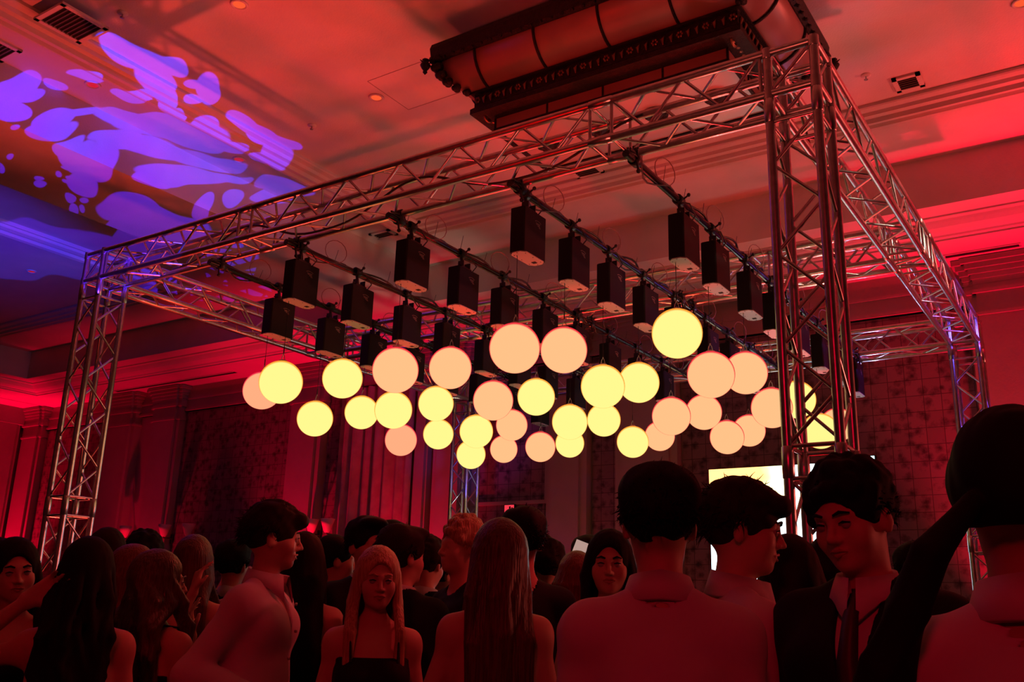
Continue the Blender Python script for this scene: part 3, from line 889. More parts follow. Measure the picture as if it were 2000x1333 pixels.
# ------------------------------------------------------------------ truss
AX, AY, LX_, LY_, YM, ZT = -1.079, 4.283, 6.221, 5.553, 2.728, EYE + 2.826
S = .24; CR = .0245; LR = .0095
def lacing(m, p0, p1, off, n=None, phase=0):
    """zigzag of thin tubes between the line p0-p1 and the same line shifted by off"""
    p0, p1, off = Vector(p0), Vector(p1), Vector(off)
    L = (p1 - p0).length
    n = n or max(2, int(round(L / .235)))
    prev = None
    for i in range(n + 1):
        p = p0.lerp(p1, i / n)
        if (i + phase) % 2: p = p + off
        if prev is not None: m.tube([prev, p], LR, 6, False)
        prev = p
def rung(m, a, b): m.tube([a, b], LR * 1.1, 8, False)
def joint(mb, p, d):
    """conical coupler where two truss lengths meet"""
    p, d = Vector(p), Vector(d).normalized()
    mb.tube([p - d * .075, p - d * .072, p - d * .01, p + d * .01, p + d * .072, p + d * .075], [CR, CR + .003, CR + .0045, CR + .0045, CR + .003, CR], 12, False)
    mb.tube([p - d * .04 + Vector((0, 0, -.03)), p - d * .04 + Vector((0, 0, .03))], .005, 6)
def beam(parent, name, p0, p1, across, joints, label=None):
    """box beam: four chords and four laced faces; p0-p1 is the top chord line on one side"""
    p0, p1, ac = Vector(p0), Vector(p1), Vector(across)
    dn = Vector((0, 0, -S)); d = (p1 - p0).normalized(); L = (p1 - p0).length
    b = empty(name, (p0 + p1) / 2); b.parent = parent; b.location = (p0 + p1) / 2 - Vector(parent.location)
    if label: b['label'] = label
    for o in (Vector((0, 0, 0)), dn, ac, ac + dn):
        m = MB(); m.tube([p0 + o, p1 + o], CR, 12)
        for j in joints: joint(m, p0 + o + d * j, d)
        m.build('chord', M['alu'], b)
    segs = [0] + list(joints) + [L]
    for a, c in zip(segs[:-1], segs[1:]):
        m = MB()
        a2 = a + (.07 if a > 0 else .04); c2 = c - (.07 if c < L else .04)
        A, C = p0 + d * a2, p0 + d * c2
        for q in (A, C):
            rung(m, q, q + dn); rung(m, q + ac, q + ac + dn); rung(m, q, q + ac); rung(m, q + dn, q + ac + dn)
        n = max(2, int(round((c2 - a2) / .235)))
        lacing(m, A, C, dn, n, 0); lacing(m, A + ac, C + ac, dn, n, 1)
        lacing(m, A, C, ac, n, 1); lacing(m, A + dn, C + dn, ac, n, 0)
        m.build('lacing', M['alu'], b)
    return b
def tower(parent, x, y, label):
    """x, y: lowest corner of the square; runs from floor to the rig top"""
    b = empty('truss_tower', (x + S / 2, y + S / 2, 0)); b.parent = parent; b.location = Vector((x + S / 2, y + S / 2, 0)) - Vector(parent.location); b['label'] = label
    J = 2.18
    for (dx, dy) in ((0, 0), (S, 0), (0, S), (S, S)):
        m = MB(); m.tube([(x + dx, y + dy, .02), (x + dx, y + dy, ZT + .02)], CR, 14)
        joint(m, (x + dx, y + dy, J), (0, 0, 1)); joint(m, (x + dx, y + dy, ZT - S - .09), (0, 0, 1))
        m.tube([(x + dx, y + dy, ZT - .035), (x + dx, y + dy, ZT + .022)], [CR + .004, CR + .004], 14)
        m.tube([(x + dx, y + dy, ZT - S - .03), (x + dx, y + dy, ZT - S + .03)], [CR + .004, CR + .004], 14)
        m.build('chord', M['alu'], b)
    for (z0, z1) in ((.12, J - .075), (J + .075, ZT - S - .16)):
        m = MB()
        n = int(round((z1 - z0) / .235))
        lacing(m, (x, y, z0), (x, y, z1), (S, 0, 0), n, 0); lacing(m, (x, y + S, z0), (x, y + S, z1), (S, 0, 0), n, 1)
        lacing(m, (x, y, z0), (x, y, z1), (0, S, 0), n, 1); lacing(m, (x + S, y, z0), (x + S, y, z1), (0, S, 0), n, 0)
        for z in (z0, z1):
            for (a, c) in (((0, 0), (S, 0)), ((0, 0), (0, S)), ((S, 0), (S, S)), ((0, S), (S, S))):
                rung(m, (x + a[0], y + a[1], z), (x + c[0], y + c[1], z))
        m.build('lacing', M['alu'], b)
    m = MB()
    for z in (ZT, ZT - S):
        for (a, c) in (((0, 0), (S, 0)), ((0, 0), (0, S)), ((S, 0), (S, S)), ((0, S), (S, S))):
            m.tube([(x + a[0], y + a[1], z), (x + c[0], y + c[1], z)], CR * .9, 10, False)
    for (a, c) in (((0, 0), (S, 0)), ((0, 0), (0, S)), ((S, 0), (S, S)), ((0, S), (S, S))):
        rung(m, (x + a[0], y + a[1], ZT - S), (x + c[0], y + c[1], ZT))
    m.build('corner_block', M['alu'], b)
    m = MB(); m.bx(x - .12, x + S + .12, y - .12, y + S + .12, .0, .02); m.build('base_plate', M['weld'], b)
    return b
XR, XL = AX, AX - LX_          # outer right / outer left chord lines
YF, YB = AY, AY + LY_          # front / back
tr = empty('lighting_truss', ((XL + XR) / 2, (YF + YB) / 2, 0), 'large square aluminium box truss standing on four lattice towers over the dance floor', 'truss')
tower(tr, XR - S, YF, 'near right tower, dark against the screen')
tower(tr, XL, YF, 'left tower with red lit edges')
tower(tr, XR - S, YB - S, 'far right tower lit blue and purple')
tower(tr, XL, YB - S, 'far tower behind the globes, lit white and blue')
beam(tr, 'front_beam', (XR - S, YF, ZT), (XL + S, YF, ZT), (0, S, 0), [.98, 3.98], 'front beam carrying the near ends of the bars')
beam(tr, 'back_beam', (XR - S, YB - S, ZT), (XL + S, YB - S, ZT), (0, S, 0), [2.0, 4.0])
beam(tr, 'middle_beam', (XR - S, YF + YM, ZT), (XL + S, YF + YM, ZT), (0, S, 0), [.98, 3.98])
beam(tr, 'right_beam', (XR, YF + S, ZT), (XR, YB - S, ZT), (-S, 0, 0), [2.45, 2.78], 'right beam lit white and blue from below')
beam(tr, 'left_beam', (XL, YF + S, ZT), (XL, YB - S, ZT), (S, 0, 0), [2.45, 2.78], 'left beam lit red')

# ------------------------------------------------------------------ hanging bars
ZP = EYE + 2.535
bars = {}
BAR_X = {'a': -5.82, 'b': -4.97, 'c': -3.99, 'd': -3.0, 'e': -2.20}
ORD = {'a': 'leftmost', 'b': 'second-left', 'c': 'middle', 'd': 'fourth-left', 'e': 'rightmost'}
def hanging_bar(x, y0, y1, label, group):
    t = empty('hanging_bar', (x, (y0 + y1) / 2, ZP), label, 'bar', group)
    m = MB(); m.tube([(x, y0, ZP), (x, y1, ZP)], .024, 12); m.build('pipe', M['blackmetal_gloss'], t)
    for y in (YF + S if y0 < 6 else YF + YM + S, YF + YM if y0 < 6 else YB - S):
        m = MB(); m.lathe((x, y, ZP + .005), [(.034, -.03), (.036, -.03), (.036, .03), (.034, .03)], 14, 'y')
        m.box((x, y, ZP + .03), (.06, .05, .05)); m.lathe((x, y, ZT - S), [(.030, -.025), (.033, -.025), (.033, .025), (.030, .025)], 14, 'x')
        m.tube([(x + .03, y - .05, ZP - .02), (x + .045, y - .05, ZP - .09)], .007, 6); m.sphere((x + .045, y - .05, ZP - .095), .014, 8, 6)
        m.build('clamp', M['blackmetal'], t)
    m = MB(); pts = []
    n = 40
    for i in range(n + 1):
        u = i / n
        pts.append((x + .028 * math.cos(u * 31), y0 + (y1 - y0) * u, ZP + .022 + .018 * math.sin(u * 23)))
    m.tube(pts, .008, 6)
    pts = [(x + .03 * math.sin(u * 40), y0 + (y1 - y0) * u, ZP - .01 + .03 * math.cos(u * 27)) for u in np.linspace(0, 1, 41)]
    m.tube(pts, .006, 6)
    m.build('power_cable', M['cable'], t)
    # loops of loose data cable above
    for k in range(3):
        m = MB(); yy = y0 + (k + .6) * (y1 - y0) / 3.3; rr = .09
        m.tube([(x + .02 + rr * .3 * math.sin(a), yy + rr * math.sin(a), ZP + rr - rr * math.cos(a)) for a in np.linspace(.2, 5.6, 14)], .0032, 5)
        m.build('data_cable', M['redcable'], t)
    for yy in np.arange(y0 + .2, y1, .31):
        m = MB(); m.tube([(x, yy, ZP + .02), (x + .01, yy + .02, ZP + .10 + .05 * rng.rand())], .0018, 4)
        m.build('cable_tie', M['cable'], t)
    return t
M['blackmetal_gloss'] = mat('black_painted_pipe', (.02, .02, .02), .25, .6)
M['redcable'] = mat('thin_cable', (.25, .12, .12), .5)
for k, x in BAR_X.items():
    hanging_bar(x, YF + S - .12, YF + YM + .12, 'black hanging bar, %s of the near half' % ORD[k], 'hanging bars in the near half')
    hanging_bar(x, YF + YM + S - .12, YB - .12, 'black hanging bar, %s of the far half' % ORD[k], 'hanging bars in the far half')

# ------------------------------------------------------------------ winches and globes
def winch():
    """black motor box on a clamp; its origin is where the cord leaves the bottom plate"""
    t = empty('cord_winch', (0, 0, 0), 'x', 'winch')
    x0, x1, y0, y1 = -.025, .082, -.055, .20
    c = .018
    def foot(e, cc):
        return [(x0 - e + cc, y0 - e), (x1 + e - cc, y0 - e), (x1 + e, y0 - e + cc), (x1 + e, y1 + e - cc), (x1 + e - cc, y1 + e), (x0 - e + cc, y1 + e), (x0 - e, y1 + e - cc), (x0 - e, y0 - e + cc)]
    m = MB(); m.prism(foot(0, .008), .006, .30); m.bx(x0 + .01, x1 - .01, y0 + .01, y1 - .01, .30, .306)
    m.build('housing', M['blackplastic'], t)
    m = MB(); m.prism(foot(.003, .03), 0, .006)
    pl = m.build('bottom_plate', M['plate'], t)
    m = MB()
    for (a, b) in ((x0 + .012, y0 + .04), (x1 - .012, y0 + .04), (x0 + .012, y1 - .04), (x1 - .012, y1 - .04), ((x0 + x1) / 2, y0 + .008), ((x0 + x1) / 2, y1 - .008), (x0 + .012, .07), (x1 - .012, .07)):
        m.lathe((a, b, 0), [(.0001, -.0015), (.0035, -.0015), (.0035, .001)], 8)
    m.bx(.015, .045, .135, .165, -.0015, .001)
    m.build('screw_holes', M['dark'], pl)
    m = MB(); m.lathe((0, 0, 0), [(.0001, -.004), (.006, -.006), (.007, .001)], 8); m.build('cord_eyelet', M['weld'], pl)
    # side print: an oval outline and short text-like bars
    m = MB(); X = x1 + .0008
    for k in range(9):
        a = math.pi * (.15 + .7 * k / 8); m.box((X, .10 + .035 * math.cos(a), .235 + .014 * math.sin(a)), (.001, .009, .003))
    for (yy, zz, w) in ((.10, .232, .05), (.10, .224, .042), (.11, .216, .03), (.12, .208, .02)):
        m.box((X, yy, zz), (.001, w, .004))
    m.build('side_print', M['sticker'], t)
    m = MB(); h = ZP - (EYE + 2.09)
    m.box((.03, .07, .315), (.05, .12, .02)); m.box((.03, .03, .34), (.05, .008, .06)); m.box((.03, .11, .34), (.05, .008, .06))
    m.tube([(.03, .0, .335), (.03, .14, .335)], .006, 6)
    m.build('yoke', M['blackmetal'], t)
    m = MB(); m.lathe((0, .07, h), [(.027, -.028), (.035, -.028), (.035, .028), (.027, .028)], 14, 'y'); m.tube([(0, .07, h - .03), (.015, .07, .345)], .012, 8); m.tube([(.03, .07, h), (.065, .07, h + .02)], .006, 6); m.sphere((.068, .07, h + .022), .013, 8, 6)
    m.build('pipe_clamp', M['blackmetal'], t)
    m = MB(); m.tube([(.03, .15, .30), (.07, .17, .36), (.06, .10, .42), (.0, .03, h - .02), (-.01, -.03, h + .01)], .005, 6); m.build('power_lead', M['cable'], t)
    return t
def globe(mt):
    t = empty('globe_lamp', (0, 0, 0), 'x', 'globe lamp')
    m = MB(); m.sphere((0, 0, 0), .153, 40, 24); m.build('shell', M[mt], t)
    m = MB(); m.lathe((0, 0, .150), [(.03, -.004), (.03, .006), (.018, .012), (.008, .014), (.0001, .014)], 16); m.build('cap', M['capred'], t)
    m = MB()
    m.tube([(-.016, 0, .162), (-.010, 0, .19), (0, 0, .205)], .0025, 5); m.tube([(.016, 0, .162), (.010, 0, .19), (0, 0, .205)], .0025, 5); m.sphere((0, 0, .207), .005, 8, 6)
    m.build('hanger', M['weld'], t)
    return t
M['capred'] = mat('globe_cap', (.5, .35, .33), .4)
ZW = EYE + 2.09
GL = [('a1', -5.78, 5.03, 1.63, 'globe_pink'),
('b1', -4.95, 4.47, 1.49, 'globe_yellow'),
('b2', -4.95, 5.08, 1.65, 'globe_yellow'),
('a2', -5.78, 5.64, 1.51, 'globe_yellow'),
('a3', -5.78, 6.21, 1.67, 'globe_yellow'),
('c1', -3.98, 4.57, 1.49, 'globe_peach'),
('b3', -4.95, 5.69, 1.52, 'globe_yellow'),
('a4', -5.78, 6.78, 1.51, 'globe_pink'),
('c2', -3.98, 5.16, 1.64, 'globe_peach'),
('b4', -4.95, 6.24, 1.68, 'globe_yellow'),
('A1', -5.78, 7.35, 1.66, 'globe_yellow'),
('B1', -4.95, 6.85, 1.54, 'globe_yellow'),
('A2', -5.78, 7.92, 1.54, 'globe_yellow'),
('c3', -3.98, 5.71, 1.51, 'globe_peach'),
('B2', -4.95, 7.43, 1.7, 'globe_peach'),
('A3', -5.78, 8.53, 1.69, 'globe_peach'),
('d1', -3.0, 4.51, 1.5, 'globe_peach'),
('d2', -3.0, 5.09, 1.63, 'globe_peach'),
('c4', -3.98, 6.32, 1.66, 'globe_yellow'),
('B3', -4.95, 7.96, 1.57, 'globe_peach'),
('C1', -3.98, 6.87, 1.55, 'globe_yellow'),
('B4', -4.95, 8.55, 1.7, 'globe_yellow'),
('d3', -3.0, 5.63, 1.5, 'globe_yellow'),
('C2', -3.98, 7.49, 1.68, 'globe_yellow'),
('d4', -3.0, 6.2, 1.65, 'globe_yellow'),
('C3', -3.98, 8.08, 1.57, 'globe_yellow'),
('C4', -3.98, 8.7, 1.73, 'globe_peach'),
('e1', -2.2, 5.08, 1.63, 'globe_yellow'),
('D1', -3.0, 6.78, 1.5, 'globe_peach'),
('D2', -3.0, 7.46, 1.66, 'globe_peach'),
('e2', -2.2, 5.61, 1.49, 'globe_peach'),
('e3', -2.2, 6.27, 1.65, 'globe_peach'),
('D3', -3.0, 7.99, 1.53, 'globe_peach'),
('D4', -3.0, 8.58, 1.69, 'globe_peach'),
('e4', -2.2, 6.81, 1.5, 'globe_peach'),
('E1', -2.2, 7.45, 1.69, 'globe_yellow'),
('E2', -2.2, 8.09, 1.54, 'globe_yellow'),
('E3', -2.2, 8.68, 1.7, 'globe_peach')]
# winch places on each bar
SLOT = {'n': [4.47, 5.06, 5.65, 6.24], 'f': [6.85, 7.44, 8.01, 8.60]}
proto_w = None; protos = {}
half = {'n': 'near', 'f': 'far'}
POS = ['nearest', 'second nearest', 'third nearest', 'farthest']
have = {}
for g in GL:
    have[g[0]] = g
for key in 'abcde':
    for hf in 'nf':
        for j in range(4):
            nm = (key if hf == 'n' else key.upper()) + str(j + 1)
            shift = .59 if key in 'ae' else 0.0
            if nm in have:
                gx, gy = have[nm][1], have[nm][2]
            else:
                gx, gy = BAR_X[key] + .02, SLOT[hf][j] + shift
            if gy > 9.5 or nm in ('A4', 'E4'):
                pass
            w = winch() if proto_w is None else copy_tree(proto_w)
            if proto_w is None: proto_w = w
            w.location = (gx, gy, ZW)
            w['label'] = 'black winch box, %s on the %s bar of the %s half' % (POS[j], ORD[key], half[hf])
            w['group'] = 'winch boxes on the %s half bars' % half[hf]
            if nm not in have: continue
            mt, z = have[nm][4], EYE + have[nm][3]
            if mt not in protos: protos[mt] = globe(mt); b = protos[mt]
            else: b = copy_tree(protos[mt])
            b.location = (gx, gy, z)
            cname = {'globe_yellow': 'yellow', 'globe_peach': 'peach', 'globe_pink': 'pink'}[mt]
            b['label'] = 'glowing %s globe, %s under the %s bar of the %s half' % (cname, POS[j], ORD[key], half[hf])
            b['group'] = 'glowing %s globes' % cname
            m = MB(); m.tube([(gx, gy, z + .205), (gx, gy, ZW - .004)], .0022, 5)
            m.tube([(gx, gy, z + .21), (gx, gy, z + .26)], .004, 6)
            m.build('cord', M['cable'], b)
# loose cable draped along the front beam
m = MB(); pts = []
for u in np.linspace(0, 1, 60):
    pts.append((-6.3 + 4.2 * u, YF + S * .6, ZT - S - .02 + .20 * abs(math.sin(u * 3.14 * 2.5)) ** 3))
m.tube(pts, .009, 6)
tag(m.build('draped_cable', M['cable'], loc=(-4.2, YF + S * .6, ZT - S)), 'black cable draped through the lattice of the front beam', 'cable')

# ------------------------------------------------------------------ people: smooth bodies grown from a distance field
f32 = np.float32
def smin(a, b, k):
    h = np.maximum(k - np.abs(a - b), 0) / k
    return np.minimum(a, b) - h * h * k * .25
def d_caps(p, a, b, ra, rb):
    a = np.asarray(a, f32); b = np.asarray(b, f32)
    ab = b - a; L2 = max(float(ab @ ab), 1e-9)
    t = np.clip(((p - a) @ ab) / L2, 0, 1)
    q = p - a - t[:, None] * ab
    return np.sqrt(np.einsum('ij,ij->i', q, q)) - (ra + (rb - ra) * t)
def d_ell(p, c, r, Rm=None):
    q = p - np.asarray(c, f32)
    if Rm is not None: q = q @ Rm
    r = np.asarray(r, f32)
    k0 = np.sqrt((((q / r) ** 2).sum(1))); k1 = np.sqrt((((q / (r * r)) ** 2).sum(1)))
    return k0 * (k0 - 1) / np.maximum(k1, 1e-6)
def noise3(p, s, seed=0):
    """cheap smooth pseudo noise from a few sines"""
    r = np.random.RandomState(seed); o = np.zeros(len(p), f32)
    for _ in range(5):
        k = r.normal(size=3).astype(f32); k /= np.linalg.norm(k)
        o += np.sin(p @ (k * s * (0.7 + .8 * r.rand())) + r.rand() * 6.28)
    return o / 5
EDGES = [((0, 0, 0), (1, 0, 0)), ((0, 1, 0), (1, 1, 0)), ((0, 0, 1), (1, 0, 1)), ((0, 1, 1), (1, 1, 1)), ((0, 0, 0), (0, 1, 0)), ((1, 0, 0), (1, 1, 0)),
         ((0, 0, 1), (0, 1, 1)), ((1, 0, 1), (1, 1, 1)), ((0, 0, 0), (0, 0, 1)), ((1, 0, 0), (1, 0, 1)), ((0, 1, 0), (0, 1, 1)), ((1, 1, 0), (1, 1, 1))]
def surf(fn, lo, hi, h, zsplit=None):
    """surface-net mesh of fn<0 on a grid of step h (double step below zsplit)"""
    B = 4
    def axis(a, b):
        n = int(math.ceil((b - a) / h / B)) * B + 1
        return (a + np.arange(n) * h).astype(f32)
    xs, ys = axis(lo[0], hi[0]), axis(lo[1], hi[1])
    if zsplit is not None and zsplit > lo[2] + 8 * h:
        nlow = int(math.ceil((zsplit - lo[2]) / (2.5 * h) / B)) * B
        nup = int(math.ceil((hi[2] - zsplit) / h / B)) * B
        zs = np.concatenate([lo[2] + (zsplit - lo[2]) * np.arange(nlow) / nlow, zsplit + h * np.arange(nup + 1)]).astype(f32)
    else:
        zs = axis(lo[2], hi[2])
    nx, ny, nz = len(xs), len(ys), len(zs)
    bx, by, bz = (nx - 1) // B, (ny - 1) // B, (nz - 1) // B
    cx = (xs[0:-1:B] + xs[B::B]) / 2; cy = (ys[0:-1:B] + ys[B::B]) / 2; cz = (zs[0:-1:B] + zs[B::B]) / 2
    hz = (zs[B::B] - zs[0:-1:B]) / 2
    gx, gy, gz = np.meshgrid(cx, cy, cz, indexing='ij')
    C = np.stack([gx.ravel(), gy.ravel(), gz.ravel()], 1).astype(f32)
    fc = fn(C).reshape(bx, by, bz)
    rad = np.sqrt(2 * (B * h / 2) ** 2 + hz ** 2) * 1.35 + .004
    act = np.abs(fc) < rad[None, None, :]
    V = np.empty((nx, ny, nz), f32)
    V[:-1, :-1, :-1] = np.repeat(np.repeat(np.repeat(np.sign(fc), B, 0), B, 1), B, 2)
    V[-1] = 1; V[:, -1] = 1; V[:, :, -1] = 1
    need = np.zeros((nx, ny, nz), bool)
    a4 = np.repeat(np.repeat(np.repeat(act, B, 0), B, 1), B, 2)
    for dx in (0, 1):
        for dy in (0, 1):
            for dz in (0, 1):
                need[dx:nx - 1 + dx, dy:ny - 1 + dy, dz:nz - 1 + dz] |= a4
    idx = np.nonzero(need)
    Pn = np.stack([xs[idx[0]], ys[idx[1]], zs[idx[2]]], 1)
    out = np.empty(len(Pn), f32)
    for s in range(0, len(Pn), 200000):
        out[s:s + 200000] = fn(Pn[s:s + 200000])
    V[idx] = out
    V[0] = np.maximum(V[0], .001); V[-1] = np.maximum(V[-1], .001); V[:, 0] = np.maximum(V[:, 0], .001); V[:, -1] = np.maximum(V[:, -1], .001)
    V[:, :, 0] = np.maximum(V[:, :, 0], .001); V[:, :, -1] = np.maximum(V[:, :, -1], .001)
    I = V < 0
    cnt = np.zeros((nx - 1, ny - 1, nz - 1), np.int8)
    for dx in (0, 1):
        for dy in (0, 1):
            for dz in (0, 1):
                cnt += I[dx:nx - 1 + dx, dy:ny - 1 + dy, dz:nz - 1 + dz]
    cell = (cnt > 0) & (cnt < 8)
    ci = np.nonzero(cell)
    n = len(ci[0])
    if n == 0: return np.zeros((0, 3)), np.zeros((0, 4), int)
    acc = np.zeros((n, 3), f32); w = np.zeros(n, f32)
    ax = (xs, ys, zs)
    for e0, e1 in EDGES:
        i0 = [ci[k] + e0[k] for k in range(3)]; i1 = [ci[k] + e1[k] for k in range(3)]
        v0 = V[i0[0], i0[1], i0[2]]; v1 = V[i1[0], i1[1], i1[2]]
        c = (v0 < 0) != (v1 < 0)
        t = np.where(c, v0 / np.where(c, v0 - v1, 1), 0)
        for k in range(3):
            p0 = ax[k][i0[k]]; p1 = ax[k][i1[k]]
            acc[:, k] += np.where(c, p0 + (p1 - p0) * t, 0)
        w += c
    verts = acc / w[:, None]
    num = np.full(cell.shape, -1, np.int32); num[ci] = np.arange(n)
    faces = []
    for k in range(3):
        a, b = [(1, 2), (2, 0), (0, 1)][k]
        s0 = [slice(None)] * 3; s1 = [slice(None)] * 3
        s0[k] = slice(0, -1); s1[k] = slice(1, None)
        x = I[tuple(s0)] != I[tuple(s1)]
        e = np.nonzero(x)
        ok = (e[a] > 0) & (e[b] > 0) & (e[a] < V.shape[a] - 1) & (e[b] < V.shape[b] - 1)
        e = [q[ok] for q in e]
        q = []
        for (da, db) in ((-1, -1), (0, -1), (0, 0), (-1, 0)):
            i = [e[0], e[1], e[2]]
            i[a] = e[a] + da; i[b] = e[b] + db
            q.append(num[i[0], i[1], i[2]])
        fq = np.stack(q, 1)
        flip = I[e[0], e[1], e[2]]
        fq[~flip] = fq[~flip][:, ::-1]
        faces.append(fq)
    return verts, np.concatenate(faces)
def mesh_np(name, V, Fq, m, parent=None, extra=None, smooth=True):
    me = bpy.data.meshes.new(name)
    nq = len(Fq); V = np.asarray(V, f32)
    tri = np.zeros((0, 3), int)
    if extra is not None:
        tri = extra[1] + len(V); V = np.concatenate([V, extra[0].astype(f32)])
    me.vertices.add(len(V)); me.vertices.foreach_set('co', V.ravel())
    nl = nq * 4 + len(tri) * 3
    me.loops.add(nl); me.loops.foreach_set('vertex_index', np.concatenate([Fq.ravel(), tri.ravel()]).astype(np.int32))
    me.polygons.add(nq + len(tri))
    me.polygons.foreach_set('loop_start', np.concatenate([np.arange(nq) * 4, nq * 4 + np.arange(len(tri)) * 3]).astype(np.int32))
    me.polygons.foreach_set('use_smooth', [smooth] * (nq + len(tri)))
    me.materials.append(m); me.update(calc_edges=True); me.validate()
    o = bpy.data.objects.new(name, me); COL.objects.link(o)
    if parent is not None: o.parent = parent
    return o
def rotm(rx, ry, rz):
    return np.array((Matrix.Rotation(rz, 3, 'Z') @ Matrix.Rotation(rx, 3, 'X') @ Matrix.Rotation(ry, 3, 'Y')), f32)

# materials of skin, hair and cloth
M['skin'] = mat('light_skin', (.52, .30, .22), .55, spec=.3)
M['skin_tan'] = mat('tan_skin', (.38, .20, .14), .55, spec=.3)
M['hair_dark'] = mat('dark_brown_hair', (.020, .010, .007), .75, spec=.12)
M['hair_black'] = mat('black_hair', (.008, .005, .005), .75, spec=.12)
M['hair_brown'] = noisy(mat('brown_hair', (.07, .03, .015), .45, spec=.4), (.05, .02, .01), (.11, .05, .025), 6, .35, 5, stretch=(30, 30, 1.5))
M['hair_auburn'] = noisy(mat('auburn_hair', (.12, .035, .015), .45, spec=.4), (.09, .025, .012), (.16, .05, .02), 6, .35, 5, stretch=(30, 30, 1.5))
M['hair_blonde'] = noisy(mat('blonde_hair', (.40, .24, .11), .45, spec=.4), (.28, .15, .07), (.52, .33, .16), 6, .4, 5, stretch=(30, 30, 1.5))
def cloth(name, col, rough=.8, bump=.35):
    return noisy(mat(name, col, rough, spec=.2), tuple(c * .93 for c in col), tuple(min(1, c * 1.05) for c in col), 5, bump, 7, 2)
M['white_shirt'] = cloth('white_cotton', (.56, .46, .49))
M['black_cloth'] = cloth('black_cloth', (.008, .007, .008), .8)
M['navy_cloth'] = cloth('dark_suit_cloth', (.014, .012, .016), .8)
M['pale_dress'] = cloth('pale_satin', (.55, .38, .38), .45)
M['tie'] = mat('dark_tie', (.05, .01, .012), .5)
M['eye_white'] = mat('eye', (.35, .3, .3), .2)
M['lips'] = mat('lips', (.35, .08, .07), .4)
M['gold'] = mat('gold_jewellery', (.8, .5, .2), .25, 1)

def arm_pose(kind, side, s):
    """elbow, wrist and finger direction in body space; side +1 is the right hand, forward is +Y"""
    x = side
    P = {'down': ((.195 * x, -.02, 1.12), (.215 * x, .05, .88), (.0, .15, -1)),
         'hip': ((.23 * x, -.12, 1.17), (.20 * x, .12, 1.10), (-.25 * x, .8, -.3)),
         'front': ((.23 * x, .0, 1.14), (.12 * x, .22, 1.12), (-.6 * x, .6, .1)),
         'phone': ((.22 * x, .02, 1.14), (.13 * x, .25, 1.22), (-.35 * x, .5, .75)),
         'raised': ((.25 * x, .20, 1.32), (.20 * x, .30, 1.56), (.0, .15, 1)),
         'high': ((.27 * x, .14, 1.52), (.20 * x, .26, 1.76), (-.1 * x, .3, 1)),
         'hair': ((.40 * x, .02, 1.32), (.165 * x, -.04, 1.535), (-.75 * x, -.1, .5)),
         'chin': ((.22 * x, .10, 1.17), (.12 * x, .24, 1.38), (-.2 * x, -.2, 1))}
    e, w, d = P[kind]
    return np.array(e), np.array(w), np.array(d)
def hand_prims(w, d, side, curl=.35, k=1.0, fist=False):
    """palm, four fingers of different length and a thumb from the side of the palm"""
    d = d / np.linalg.norm(d)
    up = np.array([0, 0, 1.0]) if abs(d[2]) < .8 else np.array([0, 1.0, 0])
    nrm = np.cross(d, up); nrm /= np.linalg.norm(nrm)      # across the palm
    pn = np.cross(nrm, d)                                     # palm normal
    acr, pal = (pn, nrm * -side) if abs(d[2]) < .8 else (nrm, pn)
    out = []
    pc = w + d * .05
    for j in (-1, 0, 1):
        out.append(('c', w + acr * j * .014, w + d * .088 + acr * j * .028, .017, .0135, .012))
    for j, L in enumerate((.072, .080, .074, .058)):
        b = w + d * .088 + acr * ((j - 1.5) * .0205)
        c = curl * (1 + .25 * j) if not fist else 1.5
        p = b; a = .15 + c * .3
        for q, seg in enumerate((.45, .32, .26)):
            a += c * (.55 if not fist else .8)
            dd = d * math.cos(a) + pal * math.sin(a) * 1.0 + acr * (j - 1.5) * .05
            dd = dd / np.linalg.norm(dd)
            n = p + dd * L * seg * 1.0
            out.append(('c', p, n, .0092 - .0008 * q, .0086 - .0010 * q, .004)); p = n
    tb = w + d * .03 - acr * .026
    t1 = tb + (d * .6 - acr * .65 + pal * .35) * .042
    t2 = t1 + (d * .85 - acr * .15 + pal * .4) * .032
    out.append(('c', tb, t1, .015, .011, .008)); out.append(('c', t1, t2, .0108, .0085, .004))
    return [(o[0], o[1], o[2], o[3] * k, o[4] * k, o[5]) for o in out]
HANDS = {}
